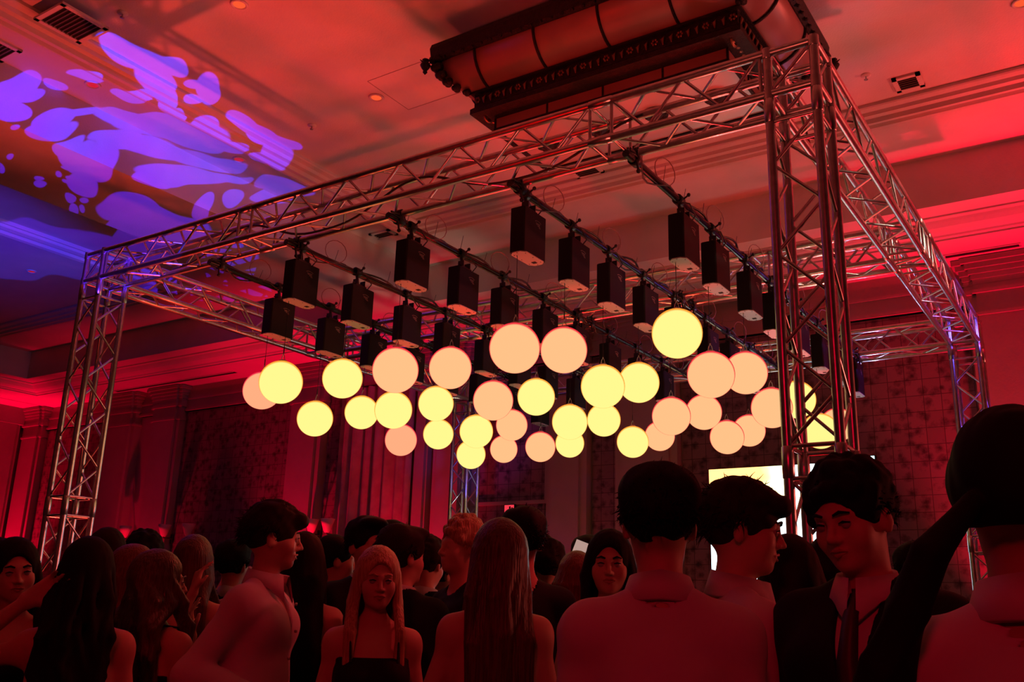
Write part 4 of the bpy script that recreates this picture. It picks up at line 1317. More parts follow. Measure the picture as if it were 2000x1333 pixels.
def person(name_label, x, y, h, turn, hair='short', hairm='hair_dark', top='shirt', topm='white_shirt', sex='m', skin='skin', head=(0, 0, 0),
           arms=('down', 'down'), res=.009, lean=0.0, hairlen=.45, bottom='navy_cloth', group=None, seed=0, handc=.35, face=True, fist=False, twist=0, collar=True, hands=True):
    r = np.random.RandomState(seed + 5)
    s = h / 1.75
    fem = sex == 'f'
    wS = .90 if fem else .97
    to_cam = math.atan2(-y, -x)
    ang = to_cam + math.radians(turn)          # turn 0: towards the camera, 90: to the right of the picture
    root = empty('person', (x, y, 0), name_label, 'person', group)
    root.rotation_euler = (0, 0, ang - math.pi / 2)
    HR = rotm(math.radians(head[1]), math.radians(head[2]), math.radians(head[0]))
    piv = np.array((0, .0, 1.52), f32)
    hs = .93                      # head size
    HRi = HR / hs; HRf = HR.T * hs
    LN = lean
    def shear(p):       # lean forward from the hips
        q = p.copy(); t = np.maximum(q[:, 2] - .95, 0); q[:, 1] -= LN * t; return q
    def unshear(c):
        c = np.array(c, float); c[1] += LN * max(c[2] - .95, 0); return c
    sh = .150 * wS
    A = []
    for side, k in ((1, arms[0]), (-1, arms[1])):
        e, w, d = arm_pose(k, side, s) if isinstance(k, str) else (np.array(k[0]), np.array(k[1]), np.array(k[2]))
        A.append((side, np.array((side * sh, -.01, 1.385)), e, w, d))
    ar = .85 if fem else 1.0
    def torso(p, e=0.0, loose=0.0):
        d = d_ell(p, (0, 0, .95), (.160 * (1.02 if fem else 1) + e, .115 + e, .13 + e))
        d = smin(d, d_ell(p, (0, .0, 1.10), (.128 * (.93 if fem else 1.06) + e + loose, .095 + e + loose, .16)), .08)
        d = smin(d, d_ell(p, (0, -.005, 1.28), (.155 * wS + e, .108 + e, .17 + e)), .08)
        d = smin(d, d_caps(p, (-.115 * wS, -.01, 1.395), (.115 * wS, -.01, 1.395), .048 + e, .048 + e), .05)
        for q in (-1, 1):
            d = smin(d, d_caps(p, (q * .14 * wS, -.012, 1.395), (q * .03, -.008, 1.465), .034 + e, .030 + e), .04)
            if fem: d = smin(d, d_ell(p, (q * .066, .075, 1.265), (.060 + e, .055 + e, .058 + e)), .04)
            d = smin(d, d_ell(p, (q * .075, -.055, .90), (.085 + e, .085 + e, .10 + e)), .05)
            if not fem: d = smin(d, d_ell(p, (q * .075, .06, 1.32), (.075 + e, .05 + e, .06 + e)), .05)
        return d
    def arm(p, i, e=0.0, cut=1.0):
        side, a, b, w, dd = A[i]
        wr = b + (w - b) * cut
        d = d_caps(p, a, b, .044 * ar + e, .036 * ar + e)
        d = smin(d, d_ell(p, a + np.array((side * .012, 0, 0)), (.047 * ar + e, .048 * ar + e, .058 + e)), .03)
        if cut > 0.02:
            d = smin(d, d_caps(p, b, b + (wr - b) * .4, .037 * ar + e, .038 * ar + e), .03)
            d = smin(d, d_caps(p, b + (wr - b) * .4, wr, .038 * ar + e, .025 * ar + e), .03)
        return d
    def headf(p):
        q = (p - piv) @ HRi + piv
        q = q.copy(); q[:, 0] = np.abs(q[:, 0])
        d = d_ell(q, (0, -.012, 1.655), (.073, .092, .094))
        d = smin(d, d_ell(q, (0, .030, 1.615), (.060, .062, .085)), .03)
        d = smin(d, d_ell(q, (0, .040, 1.565), (.047, .046, .042)), .035)
        d = smin(d, d_ell(q, (0, .076, 1.543), (.020, .018, .017)), .025)
        d = smin(d, d_ell(q, (.043, .062, 1.603), (.018, .020, .022)), .03)
        if face:
            d = smin(d, d_caps(q, (0, .090, 1.652), (.040, .076, 1.655), .008, .008), .02)
            sk = d_ell(q, (.031, .101, 1.634), (.018, .015, .0115))
            k = .012; hh = np.maximum(k - np.abs(-sk - d), 0) / k
            d = np.maximum(d, -sk) + hh * hh * k * .25
            d = smin(d, d_ell(q, (.031, .080, 1.634), (.0125, .0125, .0125)), .003)
            d = smin(d, d_caps(q, (0, .094, 1.642), (0, .115, 1.604), .006, .0095), .014)
            d = smin(d, d_ell(q, (.011, .101, 1.600), (.009, .010, .008)), .008)
            d = smin(d, d_ell(q, (0, .092, 1.577), (.024, .012, .0065)), .008)
            d = smin(d, d_ell(q, (0, .091, 1.566), (.020, .012, .0070)), .006)
        d = smin(d, d_ell(q, (.076, -.008, 1.622), (.009, .019, .031), rotm(0, 0, .35)), .010)
        return d
    HP = []
    for i, (side, a, b, w, dd) in enumerate(A):
        HP.append(hand_prims(w, dd, side, handc, .95 if fem else 1.05, fist))
    def body(p):
        p = shear(p)
        d = torso(p)
        d = smin(d, d_caps(p, (0, -.012, 1.42), (0, .004, 1.56), .050 * (.82 if fem else 1.0), .046 * (.84 if fem else 1.04)), .035)
        d = smin(d, headf(p), .022)
        for i in (0, 1):
            d = smin(d, arm(p, i), .03)
            side, a, b, w, dd = A[i]
            m = np.abs(p - (w + dd / np.linalg.norm(dd) * .08)).max(1) < .16
            if m.any():
                pm = p[m]; dm = d[m]
                for o in HP[i]:
                    dm = smin(dm, d_caps(pm, o[1], o[2], o[3], o[4]), o[5])
                d[m] = dm
            q = i * 2 - 1
            d = smin(d, d_caps(p, (q * .085, .0, .90), (q * .095, .01, .49), .085, .055), .05)
            d = smin(d, d_caps(p, (q * .095, .0, .47), (q * .095, -.02, .30), .052, .050), .04)
            d = smin(d, d_caps(p, (q * .095, -.02, .30), (q * .095, -.025, .09), .050, .036), .04)
            d = smin(d, d_caps(p, (q * .095, -.05, .045), (q * .115, .15, .035), .042, .032), .03)
        return d
    allp = np.array([unshear(c) for a in A for c in (a[2], a[3], a[3] + a[4] / np.linalg.norm(a[4]) * .2)])
    lo = np.array([min(-.30, allp[:, 0].min() - .08), min(-.24, allp[:, 1].min() - .08), -.02])
    hi = np.array([max(.30, allp[:, 0].max() + .08), max(.26, allp[:, 1].max() + .08, .2 + LN * .8), max(1.80, allp[:, 2].max() + .08)])
    lo_, hi_ = lo, hi
    gr = res / s
    HANDS[name_label] = [Matrix.Rotation(ang - math.pi / 2, 3, 'Z') @ Vector(unshear(a[3] + a[4] / np.linalg.norm(a[4]) * .085) * s) + Vector((x, y, 0)) for a in A]
    V, Fq = surf(body, lo, hi, gr, .82)
    bo = mesh_np('body', V * s, Fq, M[skin], root)
    # eyes and lips
    def put_head(pt):
        c = (np.array(pt) - piv) @ HRf + piv
        return unshear(c) * s
    if face and res < .0085:
        for q in (-1, 1):
            m = MB(); m.sphere(tuple(put_head((q * .031, .0825, 1.634))), .0118 * s, 12, 8); m.local('eye', M['eye_white'], bo)
            m = MB(); pts = [put_head((q * xx, yy, zz)) for xx, yy, zz in ((.014, .102, 1.656), (.030, .100, 1.662), (.048, .086, 1.657))]
            m.tube([tuple(c) for c in pts], [.0030, .0042, .002], 6); m.local('eyebrow', M[hairm], bo)
            m = MB(); pts = [put_head((q * xx, yy, zz)) for xx, yy, zz in ((.018, .094, 1.6365), (.031, .0975, 1.6400), (.045, .089, 1.6365))]
            m.tube([tuple(c) for c in pts], [.0015, .0025, .0015], 5); m.local('eyelash', M['hair_black'], bo)
        m = MB()
        m.tube([tuple(put_head(c)) for c in ((-.023, .094, 1.574), (-.008, .1045, 1.579), (0, .1045, 1.577), (.008, .1045, 1.579), (.023, .094, 1.574))], [.0015, .0036, .003, .0036, .0015], 8)
        m.tube([tuple(put_head(c)) for c in ((-.021, .094, 1.572), (0, .1025, 1.565), (.021, .094, 1.572))], [.0015, .0042, .0015], 8)
        m.local('lips', M['lips'], bo)
    # ---------------- hair
    def scalp(q, o, low=1.60, front=.02):
        """cap over the skull, open at the face"""
        d = d_ell(q, (0, -.015, 1.660), (.074 + o, .094 + o, .094 + o))
        return d
    ex = None
    def tufts(n, L, th, cz=1.655, gravity=0.0, curl=0, zmin=1.60):
        vs = []; fs = []
        for i in range(n):
            while True:
                v = r.normal(size=3); v /= np.linalg.norm(v)
                c = np.array((0, -.015, cz)) + v * np.array((.073 + th, .093 + th, .094 + th))
                if c[2] > zmin + (.10 if c[1] > .02 else .03 if abs(c[0]) > .07 else 0): break
            l = L * (.5 + .9 * r.rand()); dv = v * .40 + np.array((0, -.25, -.45)) + r.normal(size=3) * .45; dv /= np.linalg.norm(dv)
            side = np.cross(dv, r.normal(size=3)); side /= np.linalg.norm(side)
            w0 = .0030; prev = None; p = c - dv * .01
            for q in range(5):
                w = w0 * (1 - q / 4.6)
                ca = put_head(p + side * w); cb = put_head(p - side * w); cc = put_head(p + np.cross(dv, side) * w * 1.5)
                o = len(vs); vs += [ca, cb, cc]
                if q:
                    for (a, b) in ((0, 1), (1, 2), (2, 0)):
                        fs += [(o - 3 + a, o - 3 + b, o + b), (o - 3 + a, o + b, o + a)]
                p = p + dv * l / 4
                dv = dv + np.array((0, 0, -gravity)) * .3 + side * curl * .5; dv /= np.linalg.norm(dv)
        return np.array(vs), np.array(fs)
    if hair in ('short', 'curly', 'crop', 'fringe'):
        thick = {'short': .020, 'curly': .017, 'crop': .012, 'fringe': .020}[hair]
        blobs = []
        if hair == 'curly':
            for i in range(170):
                v = r.normal(size=3); v /= np.linalg.norm(v)
                c = np.array((0, -.012, 1.668)) + v * np.array((.086, .102, .106))
                if c[2] < 1.640 or (c[1] > .055 and c[2] < 1.70): continue
                blobs.append((c, .013 + .010 * r.rand()))
        def hf(p):
            q = (shear(p) - piv) @ HRi + piv
            d = scalp(q, thick)
            d = d + (thick * .9) * np.clip((1.655 - q[:, 2]) / .06, 0, 1)
            d = d - .010 * np.clip((q[:, 2] - 1.66) / .05, 0, 1) * np.clip((np.abs(q[:, 0]) - .04) / .04, 0, 1)
            d = np.where(q[:, 2] > 1.70, d - .006 * np.clip((q[:, 2] - 1.70) / .05, 0, 1), d)
            if hair != 'crop': d = d + .005 * noise3(q, 90, seed)
            if hair == 'fringe':
                d = smin(d, d_ell(q, (.0, .080, 1.712), (.066, .042, .026)), .03)
                d = smin(d, d_ell(q, (.03, .096, 1.700), (.042, .026, .022)), .02) + .004 * noise3(q, 160, seed + 1)
            if hair == 'short':
                d = smin(d, d_ell(q, (.01, .070, 1.738), (.065, .050, .028)), .03)
            # open the face, the ears and the nape
            fc = d_ell(q, (0, .110, 1.610), (.066, .072, .083 if hair != 'fringe' else .070))
            cut = -fc
            neck = (1.585 + .55 * np.maximum(q[:, 1] + .02, 0)) - q[:, 2]
            d = np.maximum(d, cut); d = np.maximum(d, neck * .8)
            ear = d_ell(np.abs(q) * np.array((1, 0, 0), f32) + q * np.array((0, 1, 1), f32), (.088, -.004, 1.615), (.020, .026, .038))
            d = np.maximum(d, -ear)
            for c, rr in blobs:
                m = np.abs(q - c).max(1) < .06
                if m.any(): d[m] = smin(d[m], np.sqrt(((q[m] - c.astype(f32)) ** 2).sum(1)) - rr, .006)
            return d
        c0 = put_head((0, 0, 1.66)) / s
        Vh, Fh = surf(hf, c0 - .19, c0 + .19, min(gr, .0075))
        n = {'short': 700, 'curly': 900, 'crop': 200, 'fringe': 700}[hair]
        if res > .0105: n //= 3
        ex = tufts(n, {'short': .026, 'curly': .024, 'crop': .010, 'fringe': .034}[hair], thick, gravity=.2, curl=1.6 if hair == 'curly' else .2)
        mesh_np('hair', Vh * s, Fh, M[hairm], bo, ex)
    elif hair in ('long', 'bob', 'wavy', 'ponytail', 'bun'):
        L = hairlen
        strands = []
        if hair in ('long', 'bob', 'wavy'):
            n = 46
            for i in range(n):
                a = -math.pi * 1.32 / 2 + math.pi * 1.32 * (i + .5) / n     # around the back of the head
                sx, sy = math.sin(a), -math.cos(a)
                a0 = unshear((np.array((sx * .078, -.012 + sy * .095, 1.66)) - piv) @ HRf + piv)
                wv = .010 if hair == 'wavy' else .004
                pts = [a0]
                ztop = a0[2]
                zb = 1.60 - L * (.88 + .2 * r.rand())
                for q in range(1, 6):
                    z = ztop + (zb - ztop) * q / 5
                    spread = 1.0 + (.06 if z > 1.45 else .12)
                    X = sx * .083 * spread; Y = -.012 + sy * .094
                    if z < 1.50:
                        if sy < .15: Y = min(Y, -.105 + .02 * abs(sx)) - .012
                        else:
                            X = sx * .098; Y = .075 + .03 * (1.5 - z)
                    u = unshear((X, Y, z)); b = u + np.array((r.normal() * wv + (.012 * math.sin(z * 34 + i) if hair == 'wavy' else 0), r.normal() * wv, 0))
                    pts.append(b)
                strands.append((pts, .017, .009 if hair != 'wavy' else .012))
        elif hair == 'ponytail':
            c = np.array((-.05, -.11, 1.62)); tail = hairlen
            for i in range(22):
                pts = [unshear((c - piv) @ HRf + piv)]
                for q in range(1, 7):
                    t = q / 6
                    pts.append(unshear(np.array((-.05 - .19 * t ** .8 + (.008 + .030 * t) * math.sin(i * 2.4 + t * 6), -.15 - .015 * t + (.008 + .022 * t) * math.cos(i * 2.4 + t * 5), 1.62 - tail * t * (1 + .05 * math.sin(i))))))
                strands.append((pts, .010, .007))
        segs = []
        for pts, r0, r1 in strands:
            for q in range(len(pts) - 1):
                ra = r0 + (r1 - r0) * q / (len(pts) - 1); rb = r0 + (r1 - r0) * (q + 1) / (len(pts) - 1)
                if q == len(pts) - 2: rb = .003
                segs.append((pts[q].astype(f32), pts[q + 1].astype(f32), ra, rb))
        def hf(p):
            q = (shear(p) - piv) @ HRi + piv
            d = scalp(q, .018) + .0025 * noise3(q * np.array((1, 1, .25), f32), 260, seed)
            fc = d_ell(q, (0, .118, 1.612), (.062, .088, .100))
            d = np.maximum(d, -fc)
            d = np.maximum(d, (1.57 - q[:, 2]) * .8)
            if hair == 'bun':
                d = smin(d, d_ell(q, (0, -.125, 1.70), (.045, .042, .045)) + .003 * noise3(q, 120, seed), .015)
                d = np.maximum(d, (1.60 + .5 * np.maximum(q[:, 1] + .03, 0) - q[:, 2]) * .8)
            if hair == 'ponytail':
                d = d + .004 * noise3(q, 70, seed)
                d = np.maximum(d, (1.59 + .5 * np.maximum(q[:, 1] + .03, 0) - q[:, 2]) * .8)
            for a, b, ra, rb in segs:
                mn = np.minimum(a, b) - .045; mx = np.maximum(a, b) + .045
                m = ((p > mn) & (p < mx)).all(1)
                if m.any(): d[m] = smin(d[m], d_caps(p[m], a, b, ra, rb), .005)
            return d
        allq = np.array([c for st in strands for c in st[0]] + [put_head((0, 0, 1.66)) / s])
        c0 = put_head((0, 0, 1.66)) / s
        lo2 = np.minimum(allq.min(0) - .04, c0 - .16); hi2 = np.maximum(allq.max(0) + .04, c0 + .16)
        Vh, Fh = surf(hf, lo2, hi2, min(gr, .008))
        # fine loose ends
        vs = []; fs = []
        for pts, r0, r1 in strands:
            for j in range(3 if res < .0105 else 1):
                p = pts[-1] + r.normal(size=3) * .008 + np.array((0, 0, .02)); dv = np.array((r.normal() * .25, r.normal() * .25, -1)); L_ = .04 + .05 * r.rand()
                o = len(vs)
                vs += [(p + np.array((.004, 0, 0))) * s, (p - np.array((.004, .001, 0))) * s, (p + np.array((0, .004, 0))) * s, (p + dv * L_) * s]
                fs += [(o, o + 1, o + 3), (o + 1, o + 2, o + 3), (o + 2, o, o + 3)]
        ex = (np.array(vs), np.array(fs)) if vs else None
        mesh_np('hair', Vh * s, Fh, M[hairm], bo, ex)
    # ---------------- clothes
    wr_n = .004 if res < .0105 else 0
    if top in ('shirt', 'suit', 'blouse'):
        e = .009 if top == 'shirt' else .022
        if top == 'blouse': e = .010
        def tf(p):
            q = shear(p)
            d = torso(q, e, .022 if top != 'blouse' else .004)
            for i in (0, 1):
                d = smin(d, arm(q, i, e + .004, .97 if top != 'blouse' else .55), .035)
                if top != 'blouse':
                    side, a, b, w, dd = A[i]; f = (w - b) / np.linalg.norm(w - b)
                    d = smin(d, d_caps(q, w - f * .055, w - f * .012, .033 * ar + e * .6, .034 * ar + e * .6), .010)
            if wr_n:
                d = d + wr_n * noise3(q * np.array((1.0, 1, .45), f32), 30, seed) + wr_n * .6 * noise3(q + .3, 62, seed + 3)
            hem = (.86 if top == 'shirt' else .78)
            d = np.maximum(d, hem - q[:, 2])
            d = np.maximum(d, q[:, 2] - (1.505 - .35 * np.maximum(q[:, 1] - .01, 0)))
            nk = d_caps(q, (0, -.012, 1.42), (0, .03, 1.60), .060 if not fem else .058, .066)
            d = np.maximum(d, -nk)
            if top == 'suit':       # deep V opening in front
                vv = np.abs(q[:, 0]) - np.maximum(q[:, 2] - 1.12, 0) * .14
                d = np.maximum(d, -np.maximum(vv, .02 - q[:, 1]))
            elif not fem and collar == 'open':
                vv = np.abs(q[:, 0]) - np.maximum(q[:, 2] - 1.30, 0) * .22
                d = np.maximum(d, -np.maximum(vv, .02 - q[:, 1]))
            return d
        Vc, Fc = surf(tf, lo_ + np.array((0, 0, .6)), np.array((hi_[0], hi_[1], max(1.62, hi_[2]))), gr)
        co = mesh_np('shirt' if top == 'shirt' else 'jacket' if top == 'suit' else 'blouse', Vc * s, Fc, M[topm], root)
        if top == 'suit':
            def sf(p):
                q = shear(p)
                d = torso(q, .010)
                d = np.maximum(d, q[:, 2] - 1.50); d = np.maximum(d, 1.0 - q[:, 2])
                nk = d_caps(q, (0, -.012, 1.42), (0, .03, 1.60), .056, .064)
                return np.maximum(d, -nk)
            Vs_, Fs_ = surf(sf, np.array((-.26, -.22, .95)), np.array((.26, .26 + LN * .6, 1.56)), gr * 1.15)
            mesh_np('shirt', Vs_ * s, Fs_, M['white_shirt'], root)
            if res < .0105:
                m = MB()
                pts = [unshear((0, yy, zz)) * s for yy, zz in ((.062, 1.475), (.105, 1.42), (.140, 1.33), (.135, 1.20), (.122, 1.05))]
                wds = (.012, .018, .024, .034, .040)
                vs = []
                for pt, wd in zip(pts, wds):
                    for (dx, dy) in ((-wd, 0), (0, .010), (wd, 0), (0, -.004)):
                        vs.append((pt[0] + dx, pt[1] + dy, pt[2]))
                m.add(vs, [(i * 4 + k, i * 4 + (k + 1) % 4, i * 4 + 4 + (k + 1) % 4, i * 4 + 4 + k) for i in range(4) for k in range(4)], True)
                m.local('necktie', M['tie'], root)
        if top in ('shirt', 'suit') and collar:
            # folded collar: a stand and a falling leaf with two points
            e2 = 0.0 if top == 'shirt' else -.004
            m = MB(); n = 44; vs = []
            op = .5 if collar == 'open' else .12
            for i in range(n + 1):
                a = -math.pi / 2 + 2 * math.pi * i / n
                a = math.pi / 2 + op + (2 * math.pi - 2 * op) * i / n
                t = abs((i / n) - .5) * 2
                fx, fy = math.cos(a), math.sin(a)
                pt = max(0, (t - .80) / .20)
                rows = [(.057, 1.460), (.061, 1.520 - .030 * t), (.066, 1.526 - .030 * t), (.080 + .010 * t, 1.468 - .015 * t - .045 * pt), (.076 + .010 * t, 1.463 - .015 * t - .045 * pt), (.062, 1.475 - .015 * t)]
                for (rr, z) in rows:
                    c = unshear((fx * (rr + e2) * 1.0, fy * (rr + e2) * 1.0 + .004 - .02 * 0 + .016 * (t > .9) * pt, z)) * s
                    vs.append(tuple(c))
            fs = [(i * 6 + k, i * 6 + (k + 1) % 6, i * 6 + 6 + (k + 1) % 6, i * 6 + 6 + k) for i in range(n) for k in range(6)]
            m.add(vs, fs, True); m.local('collar', M['white_shirt'], co if top == 'shirt' else root)
        if top == 'shirt' and res < .0105:
            for zz in (1.40, 1.31, 1.22, 1.13, 1.04, .95):
                m = MB(); yy = .118 + .012 * (1.22 < zz < 1.36)
                c = unshear((0, yy + .008, zz)) * s; m.lathe(tuple(c), [(.0001, .004), (.0055, .004), (.0055, -.004)], 8, 'y')
                m.local('button', M['eye_white'], co)
    elif top in ('strapless', 'straps', 'dress_low'):
        zt = {'strapless': 1.315, 'straps': 1.345, 'dress_low': 1.12}[top]
        def tf(p):
            q = shear(p)
            d = torso(q, .008)
            d = smin(d, d_caps(q, (0, 0, .85), (0, 0, .55), .165, .20), .06)
            if topm == 'pale_dress': d = d + .0035 * np.sin(q[:, 2] * 240 + 2 * np.sin(q[:, 0] * 30))
            d = np.maximum(d, q[:, 2] - (zt - (.05 if top != 'dress_low' else .0) * (q[:, 1] < 0) * 1.0 - 0 * q[:, 0]))
            d = np.maximum(d, .52 - q[:, 2])
            for i in (0, 1): d = np.maximum(d, -(arm(q, i, .006)))
            return d
        Vc, Fc = surf(tf, np.array((-.30, -.28, .48)), np.array((.30, .30 + LN * .5, 1.40)), gr * 1.1)
        co = mesh_np('dress', Vc * s, Fc, M[topm], root)
        if top == 'straps':
            for q in (-1, 1):
                m = MB(); m.tube([tuple(unshear(c) * s) for c in ((q * .085, .125, 1.33), (q * .088, .092, 1.40), (q * .088, .035, 1.462), (q * .085, -.04, 1.47), (q * .075, -.095, 1.42), (q * .06, -.118, 1.28))], .004, 6)
                m.local('strap', M[topm], co)
    # trousers / shoes
    if bottom and not (top in ('strapless', 'straps', 'dress_low')):
        def bf(p):
            d = d_ell(p, (0, 0, .93), (.172, .125, .12))
            for q in (-1, 1):
                d = smin(d, d_caps(p, (q * .088, .0, .88), (q * .10, .005, .12), .092, .062), .03)
                d = smin(d, d_ell(p, (q * .075, -.055, .90), (.092, .09, .10)), .04)
            return np.maximum(np.maximum(d, p[:, 2] - .985), .07 - p[:, 2])
        Vc, Fc = surf(bf, np.array((-.28, -.24, .03)), np.array((.28, .24, 1.03)), max(gr * 1.8, .016))
        mesh_np('trousers', Vc * s, Fc, M[bottom], root)
    return root

# ------------------------------------------------------------------ the crowd
person('person with short thick dark hair and white shirt, seen from behind, right of centre', -0.92, 2.00, 1.825, 182, lean=0, seed=1, hair='short', hairm='hair_black', res=0.0065, arms=('down', 'down'), face=False)
person('person in white open-collar shirt in profile facing right before the LED screen', -0.93, 2.41, 1.849, 112, lean=0.06, seed=8, head=(-18, -6, 0), hair='fringe', hairm='hair_dark', res=0.0062, arms=('down', 'down'), collar='open')
person('person with curly hair in black blazer and tie facing the camera, head lowered', -0.53, 2.30, 1.854, -22, lean=0.04, seed=15, head=(-8, -14, 4), hair='curly', hairm='hair_black', top='suit', topm='black_cloth', res=0.0062, arms=('down', 'down'))
person('tall person in white shirt at the right edge with long dark ponytail', -0.14, 1.51, 1.796, 176, lean=0, seed=22, hair='ponytail', hairm='hair_black', res=0.0065, hairlen=0.44, face=False, arms=('down', 'down'), skin='skin_tan')
person('person in untucked white shirt in profile facing right, left of centre', -2.80, 2.51, 1.863, 68, lean=0.05, seed=29, head=(25, -3, 0), hair='fringe', hairm='hair_dark', res=0.0065, arms=('hip', 'down'), collar='open')
person('person with long dark hair and black strapless dress seen from behind, arm raised', -2.90, 1.87, 1.685, 178, lean=0, seed=36, sex='f', hair='wavy', hairm='hair_black', top='strapless', topm='black_cloth', res=0.0075, hairlen=0.5, arms=('down', 'hair'), face=False)
person('person with long dark hair facing the camera at the left edge behind a raised arm', -3.40, 1.92, 1.695, 10, lean=0, seed=43, sex='f', hair='long', hairm='hair_black', top='straps', topm='black_cloth', res=0.0075, hairlen=0.5, head=(0, -4, 6))
person('person cut off by the left edge, face lit red', -4.05, 2.17, 1.721, 80, lean=0, seed=50, hair='short', res=0.01, top='suit', topm='navy_cloth', arms=('down', 'down'))
person('person with loose dark hair whose head shows above the woman with the raised arm', -4.04, 2.69, 1.806, 170, lean=0, seed=57, sex='f', hair='bob', hairm='hair_dark', top='straps', topm='black_cloth', res=0.0105, hairlen=0.25)
person('person with tousled black hair behind the crowd at the left', -4.36, 3.11, 1.827, 200, lean=0, seed=64, hair='curly', hairm='hair_black', top='suit', topm='black_cloth', res=0.0105)
person('person in profile with a bare shoulder raising a hand to the face', -3.51, 2.48, 1.710, 100, lean=0, seed=71, sex='f', hair='bob', hairm='hair_auburn', top='straps', topm='black_cloth', res=0.0095, hairlen=0.18, arms=('chin', 'raised'))
person('person with long brown hair and black strappy dress turned right, left of the white shirt', -3.05, 2.26, 1.671, 142, lean=0, seed=78, sex='f', hair='wavy', hairm='hair_brown', top='straps', topm='black_cloth', res=0.0075, hairlen=0.42, head=(-40, 0, 0), arms=('down', 'down'))
person('person with long straight hair seen from behind holding up a fist', -3.69, 2.91, 1.785, 165, lean=0, seed=85, sex='f', hair='long', hairm='hair_brown', top='straps', topm='black_cloth', res=0.0095, hairlen=0.45, arms=('chin', 'down'), fist=True)
person('person in black with both hands high, partly behind the white shirt', -4.11, 3.50, 1.805, 150, lean=0, seed=92, hair='short', hairm='hair_black', top='suit', topm='black_cloth', res=0.0105, arms=('down', 'raised'))
person('person with long dark hair directly behind the white-shirted person in profile', -3.04, 2.97, 1.791, 175, lean=0, seed=99, sex='f', hair='long', hairm='hair_dark', top='straps', topm='black_cloth', res=0.0105, hairlen=0.4)
person('person with cropped dark hair and dark suit in profile facing right', -3.43, 3.57, 1.832, 118, lean=0, seed=106, head=(-14, 0, 0), hair='crop', hairm='hair_black', top='suit', topm='black_cloth', res=0.0095)
person('person in dark suit with thick black hair facing the camera behind the blonde one', -3.01, 3.34, 1.887, 22, lean=0, seed=113, head=(8, 0, 0), hair='short', hairm='hair_black', top='suit', topm='black_cloth', res=0.0085)
person('person with long straight blonde hair smiling at the camera, in a black top', -2.41, 2.74, 1.710, 4, lean=0, seed=120, sex='f', hair='long', hairm='hair_blonde', top='straps', topm='black_cloth', res=0.0062, hairlen=0.52, head=(4, -6, 0))
person('person with neat dark hair and dark suit turned away beside the blonde one', -2.60, 3.10, 1.819, 150, lean=0, seed=127, head=(-24, 0, 0), hair='short', hairm='hair_dark', top='suit', topm='navy_cloth', res=0.0085)
person('person with curly dark hair and white collar turned away, in the middle of the crowd', -3.02, 3.79, 1.827, 160, lean=0, seed=134, head=(-10, -5, 0), hair='curly', hairm='hair_dark', top='suit', topm='black_cloth', res=0.01)
person('person with dark hair in profile, low between two taller ones near centre', -3.16, 4.13, 1.789, 110, lean=0, seed=141, hair='short', hairm='hair_dark', top='suit', topm='black_cloth', res=0.0105)
person('person with curly blond hair and dark shirt facing left, under the far tower', -2.58, 3.50, 1.890, -62, lean=0, seed=148, hair='curly', hairm='hair_blonde', top='shirt', topm='black_cloth', res=0.0085, collar=False)
person('person with very long brown hair and pale backless dress seen from behind, near centre', -1.80, 2.64, 1.786, 188, lean=0, seed=155, sex='f', hair='long', hairm='hair_brown', top='dress_low', topm='pale_dress', res=0.0068, hairlen=0.66, head=(22, 0, 0), arms=('down', 'phone'))
person('tall person with short black hair and dark shirt behind the long-haired one', -2.17, 3.36, 1.904, 196, lean=0, seed=162, hair='short', hairm='hair_black', top='shirt', topm='black_cloth', res=0.0085, face=False, collar=False, arms=('down', 'down'))
person('person filming with a raised phone in front of the panel wall', -2.45, 4.01, 1.829, 190, lean=0, seed=169, hair='curly', hairm='hair_dark', top='suit', topm='black_cloth', res=0.0095, arms=('raised', 'down'))
person('person with auburn hair seen from behind, left of the straight-haired one', -2.12, 3.74, 1.751, 178, lean=0, seed=176, sex='f', hair='bob', hairm='hair_auburn', top='straps', topm='black_cloth', res=0.0095, hairlen=0.2)
person('person with straight dark hair and thin straps facing the camera, dimly lit', -1.67, 3.19, 1.794, 2, lean=0, seed=183, sex='f', hair='long', hairm='hair_black', top='straps', topm='black_cloth', res=0.0065, hairlen=0.3, head=(-3, -3, 0))
person('person with dark hair, only the head showing, far behind near the pale pilaster', -2.76, 4.99, 1.921, 185, lean=0, seed=190, hair='short', hairm='hair_dark', top='suit', topm='black_cloth', res=0.0105)
person('person with long dark hair and pale dress seen from behind between two shirts', -0.88, 2.82, 1.731, 186, lean=0, seed=197, sex='f', hair='long', hairm='hair_dark', top='dress_low', topm='pale_dress', res=0.0085, hairlen=0.35)
person('person with dark hair low behind the near right tower', -1.10, 3.85, 1.777, 150, lean=0, seed=204, sex='f', hair='bob', hairm='hair_black', top='straps', topm='black_cloth', res=0.0095, hairlen=0.3)
person('person in dark clothes with bent head just left of the curly-haired one', -0.87, 3.29, 1.781, 120, lean=0, seed=211, head=(-10, -12, 0), hair='bob', sex='f', hairm='hair_black', top='straps', topm='black_cloth', res=0.0095, hairlen=0.2)
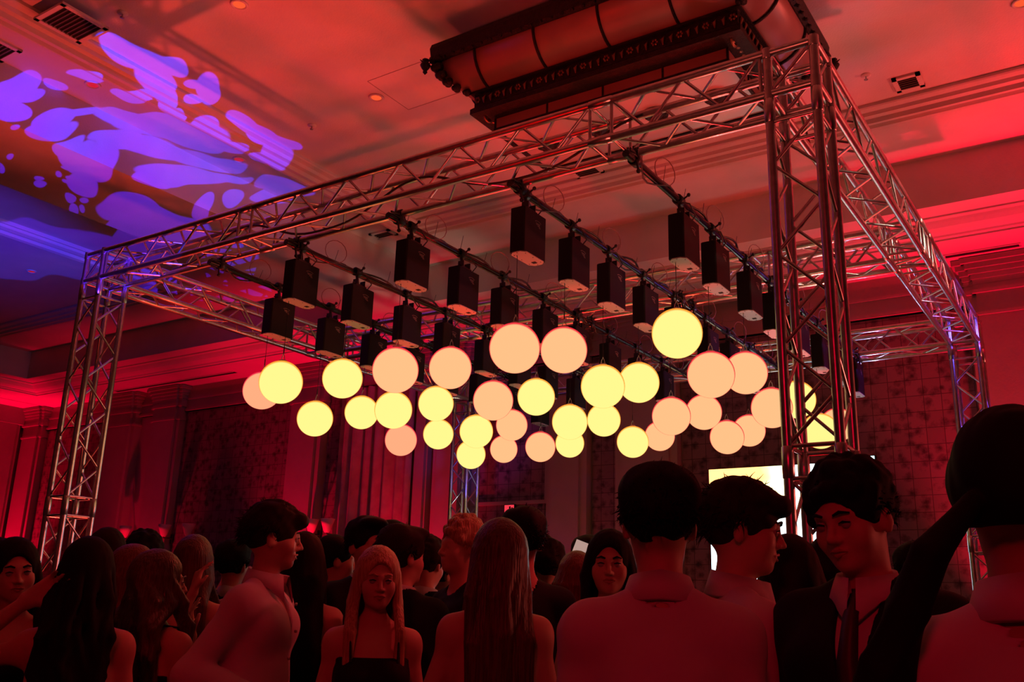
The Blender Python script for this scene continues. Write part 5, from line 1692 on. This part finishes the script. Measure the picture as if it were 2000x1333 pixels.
person('person far back whose hair shows above the neat-haired one in the suit', -3.65, 4.25, 1.964, 170, lean=0, seed=218, hair='short', hairm='hair_dark', top='suit', topm='black_cloth', res=0.0105)
person('person with dark hair low behind the white shirt at the right', -0.84, 4.52, 1.826, 160, lean=0, seed=225, hair='short', hairm='hair_black', top='suit', topm='black_cloth', res=0.0105)

# things held up or standing in the crowd
def phone(p, rot, mt, label):
    t = empty('phone', p, label, 'phone')
    t.rotation_euler = rot
    m = MB(); m.box((0, 0, 0), (.074, .008, .150)); m.local('casing', M['blackplastic'], t)
    m = MB(); m.box((0, -.0045, 0), (.068, .001, .143)); m.local('display', M[mt], t)
    m = MB(); m.lathe((.022, .0045, .058), [(.0001, .002), (.007, .002), (.007, -.001)], 10, 'y'); m.local('camera_lens', M['eye_white'], t)
    return t
M['display_lit'] = mat('lit_phone_display', (.5, .5, .45), .3, emit=(.75, .65, .55), estr=.45)
M['display_edge'] = mat('dim_phone_display', (.3, .1, .1), .3, emit=(1, .25, .15), estr=.6)
k1 = [k for k in HANDS if 'filming' in k][0]
phone(HANDS[k1][0] + Vector((.035, -.02, .06)), (-.1, .35, .45), 'display_lit', 'phone with a lit white display held up above the crowd near centre')
k2 = [k for k in HANDS if 'backless' in k][0]
phone(HANDS[k2][1] + Vector((-.02, .0, .03)), (-.5, .5, 2.2), 'display_edge', 'phone held low by the person in the pale backless dress')
# small blue effect lamp on a stand by the far wall
t = empty('effect_lamp', (-6.70, 10.9, 0), 'small blue effect lamp on a thin stand behind the raised phone', 'stage light')
m = MB(); m.tube([(-6.70, 10.9, .02), (-6.70, 10.9, 2.20)], .015, 8); m.lathe((-6.70, 10.9, 0), [(.0001, .03), (.14, .02), (.15, 0)], 16); m.build('stand', M['blackmetal'], t)
m = MB(); m.lathe((-6.70, 10.9, 2.20), [(.03, 0), (.05, .03), (.05, .08), (.03, .10), (.0001, .10)], 14); m.build('housing', M['blackplastic'], t)
m = MB(); m.sphere((-6.70, 10.86, 2.27), .045, 14, 10, (1, .6, 1.4)); M['blue_lens'] = emitter('blue_lamp_lens', (.08, .12, 1.0), 2.5); m.build('lens', M['blue_lens'], t)
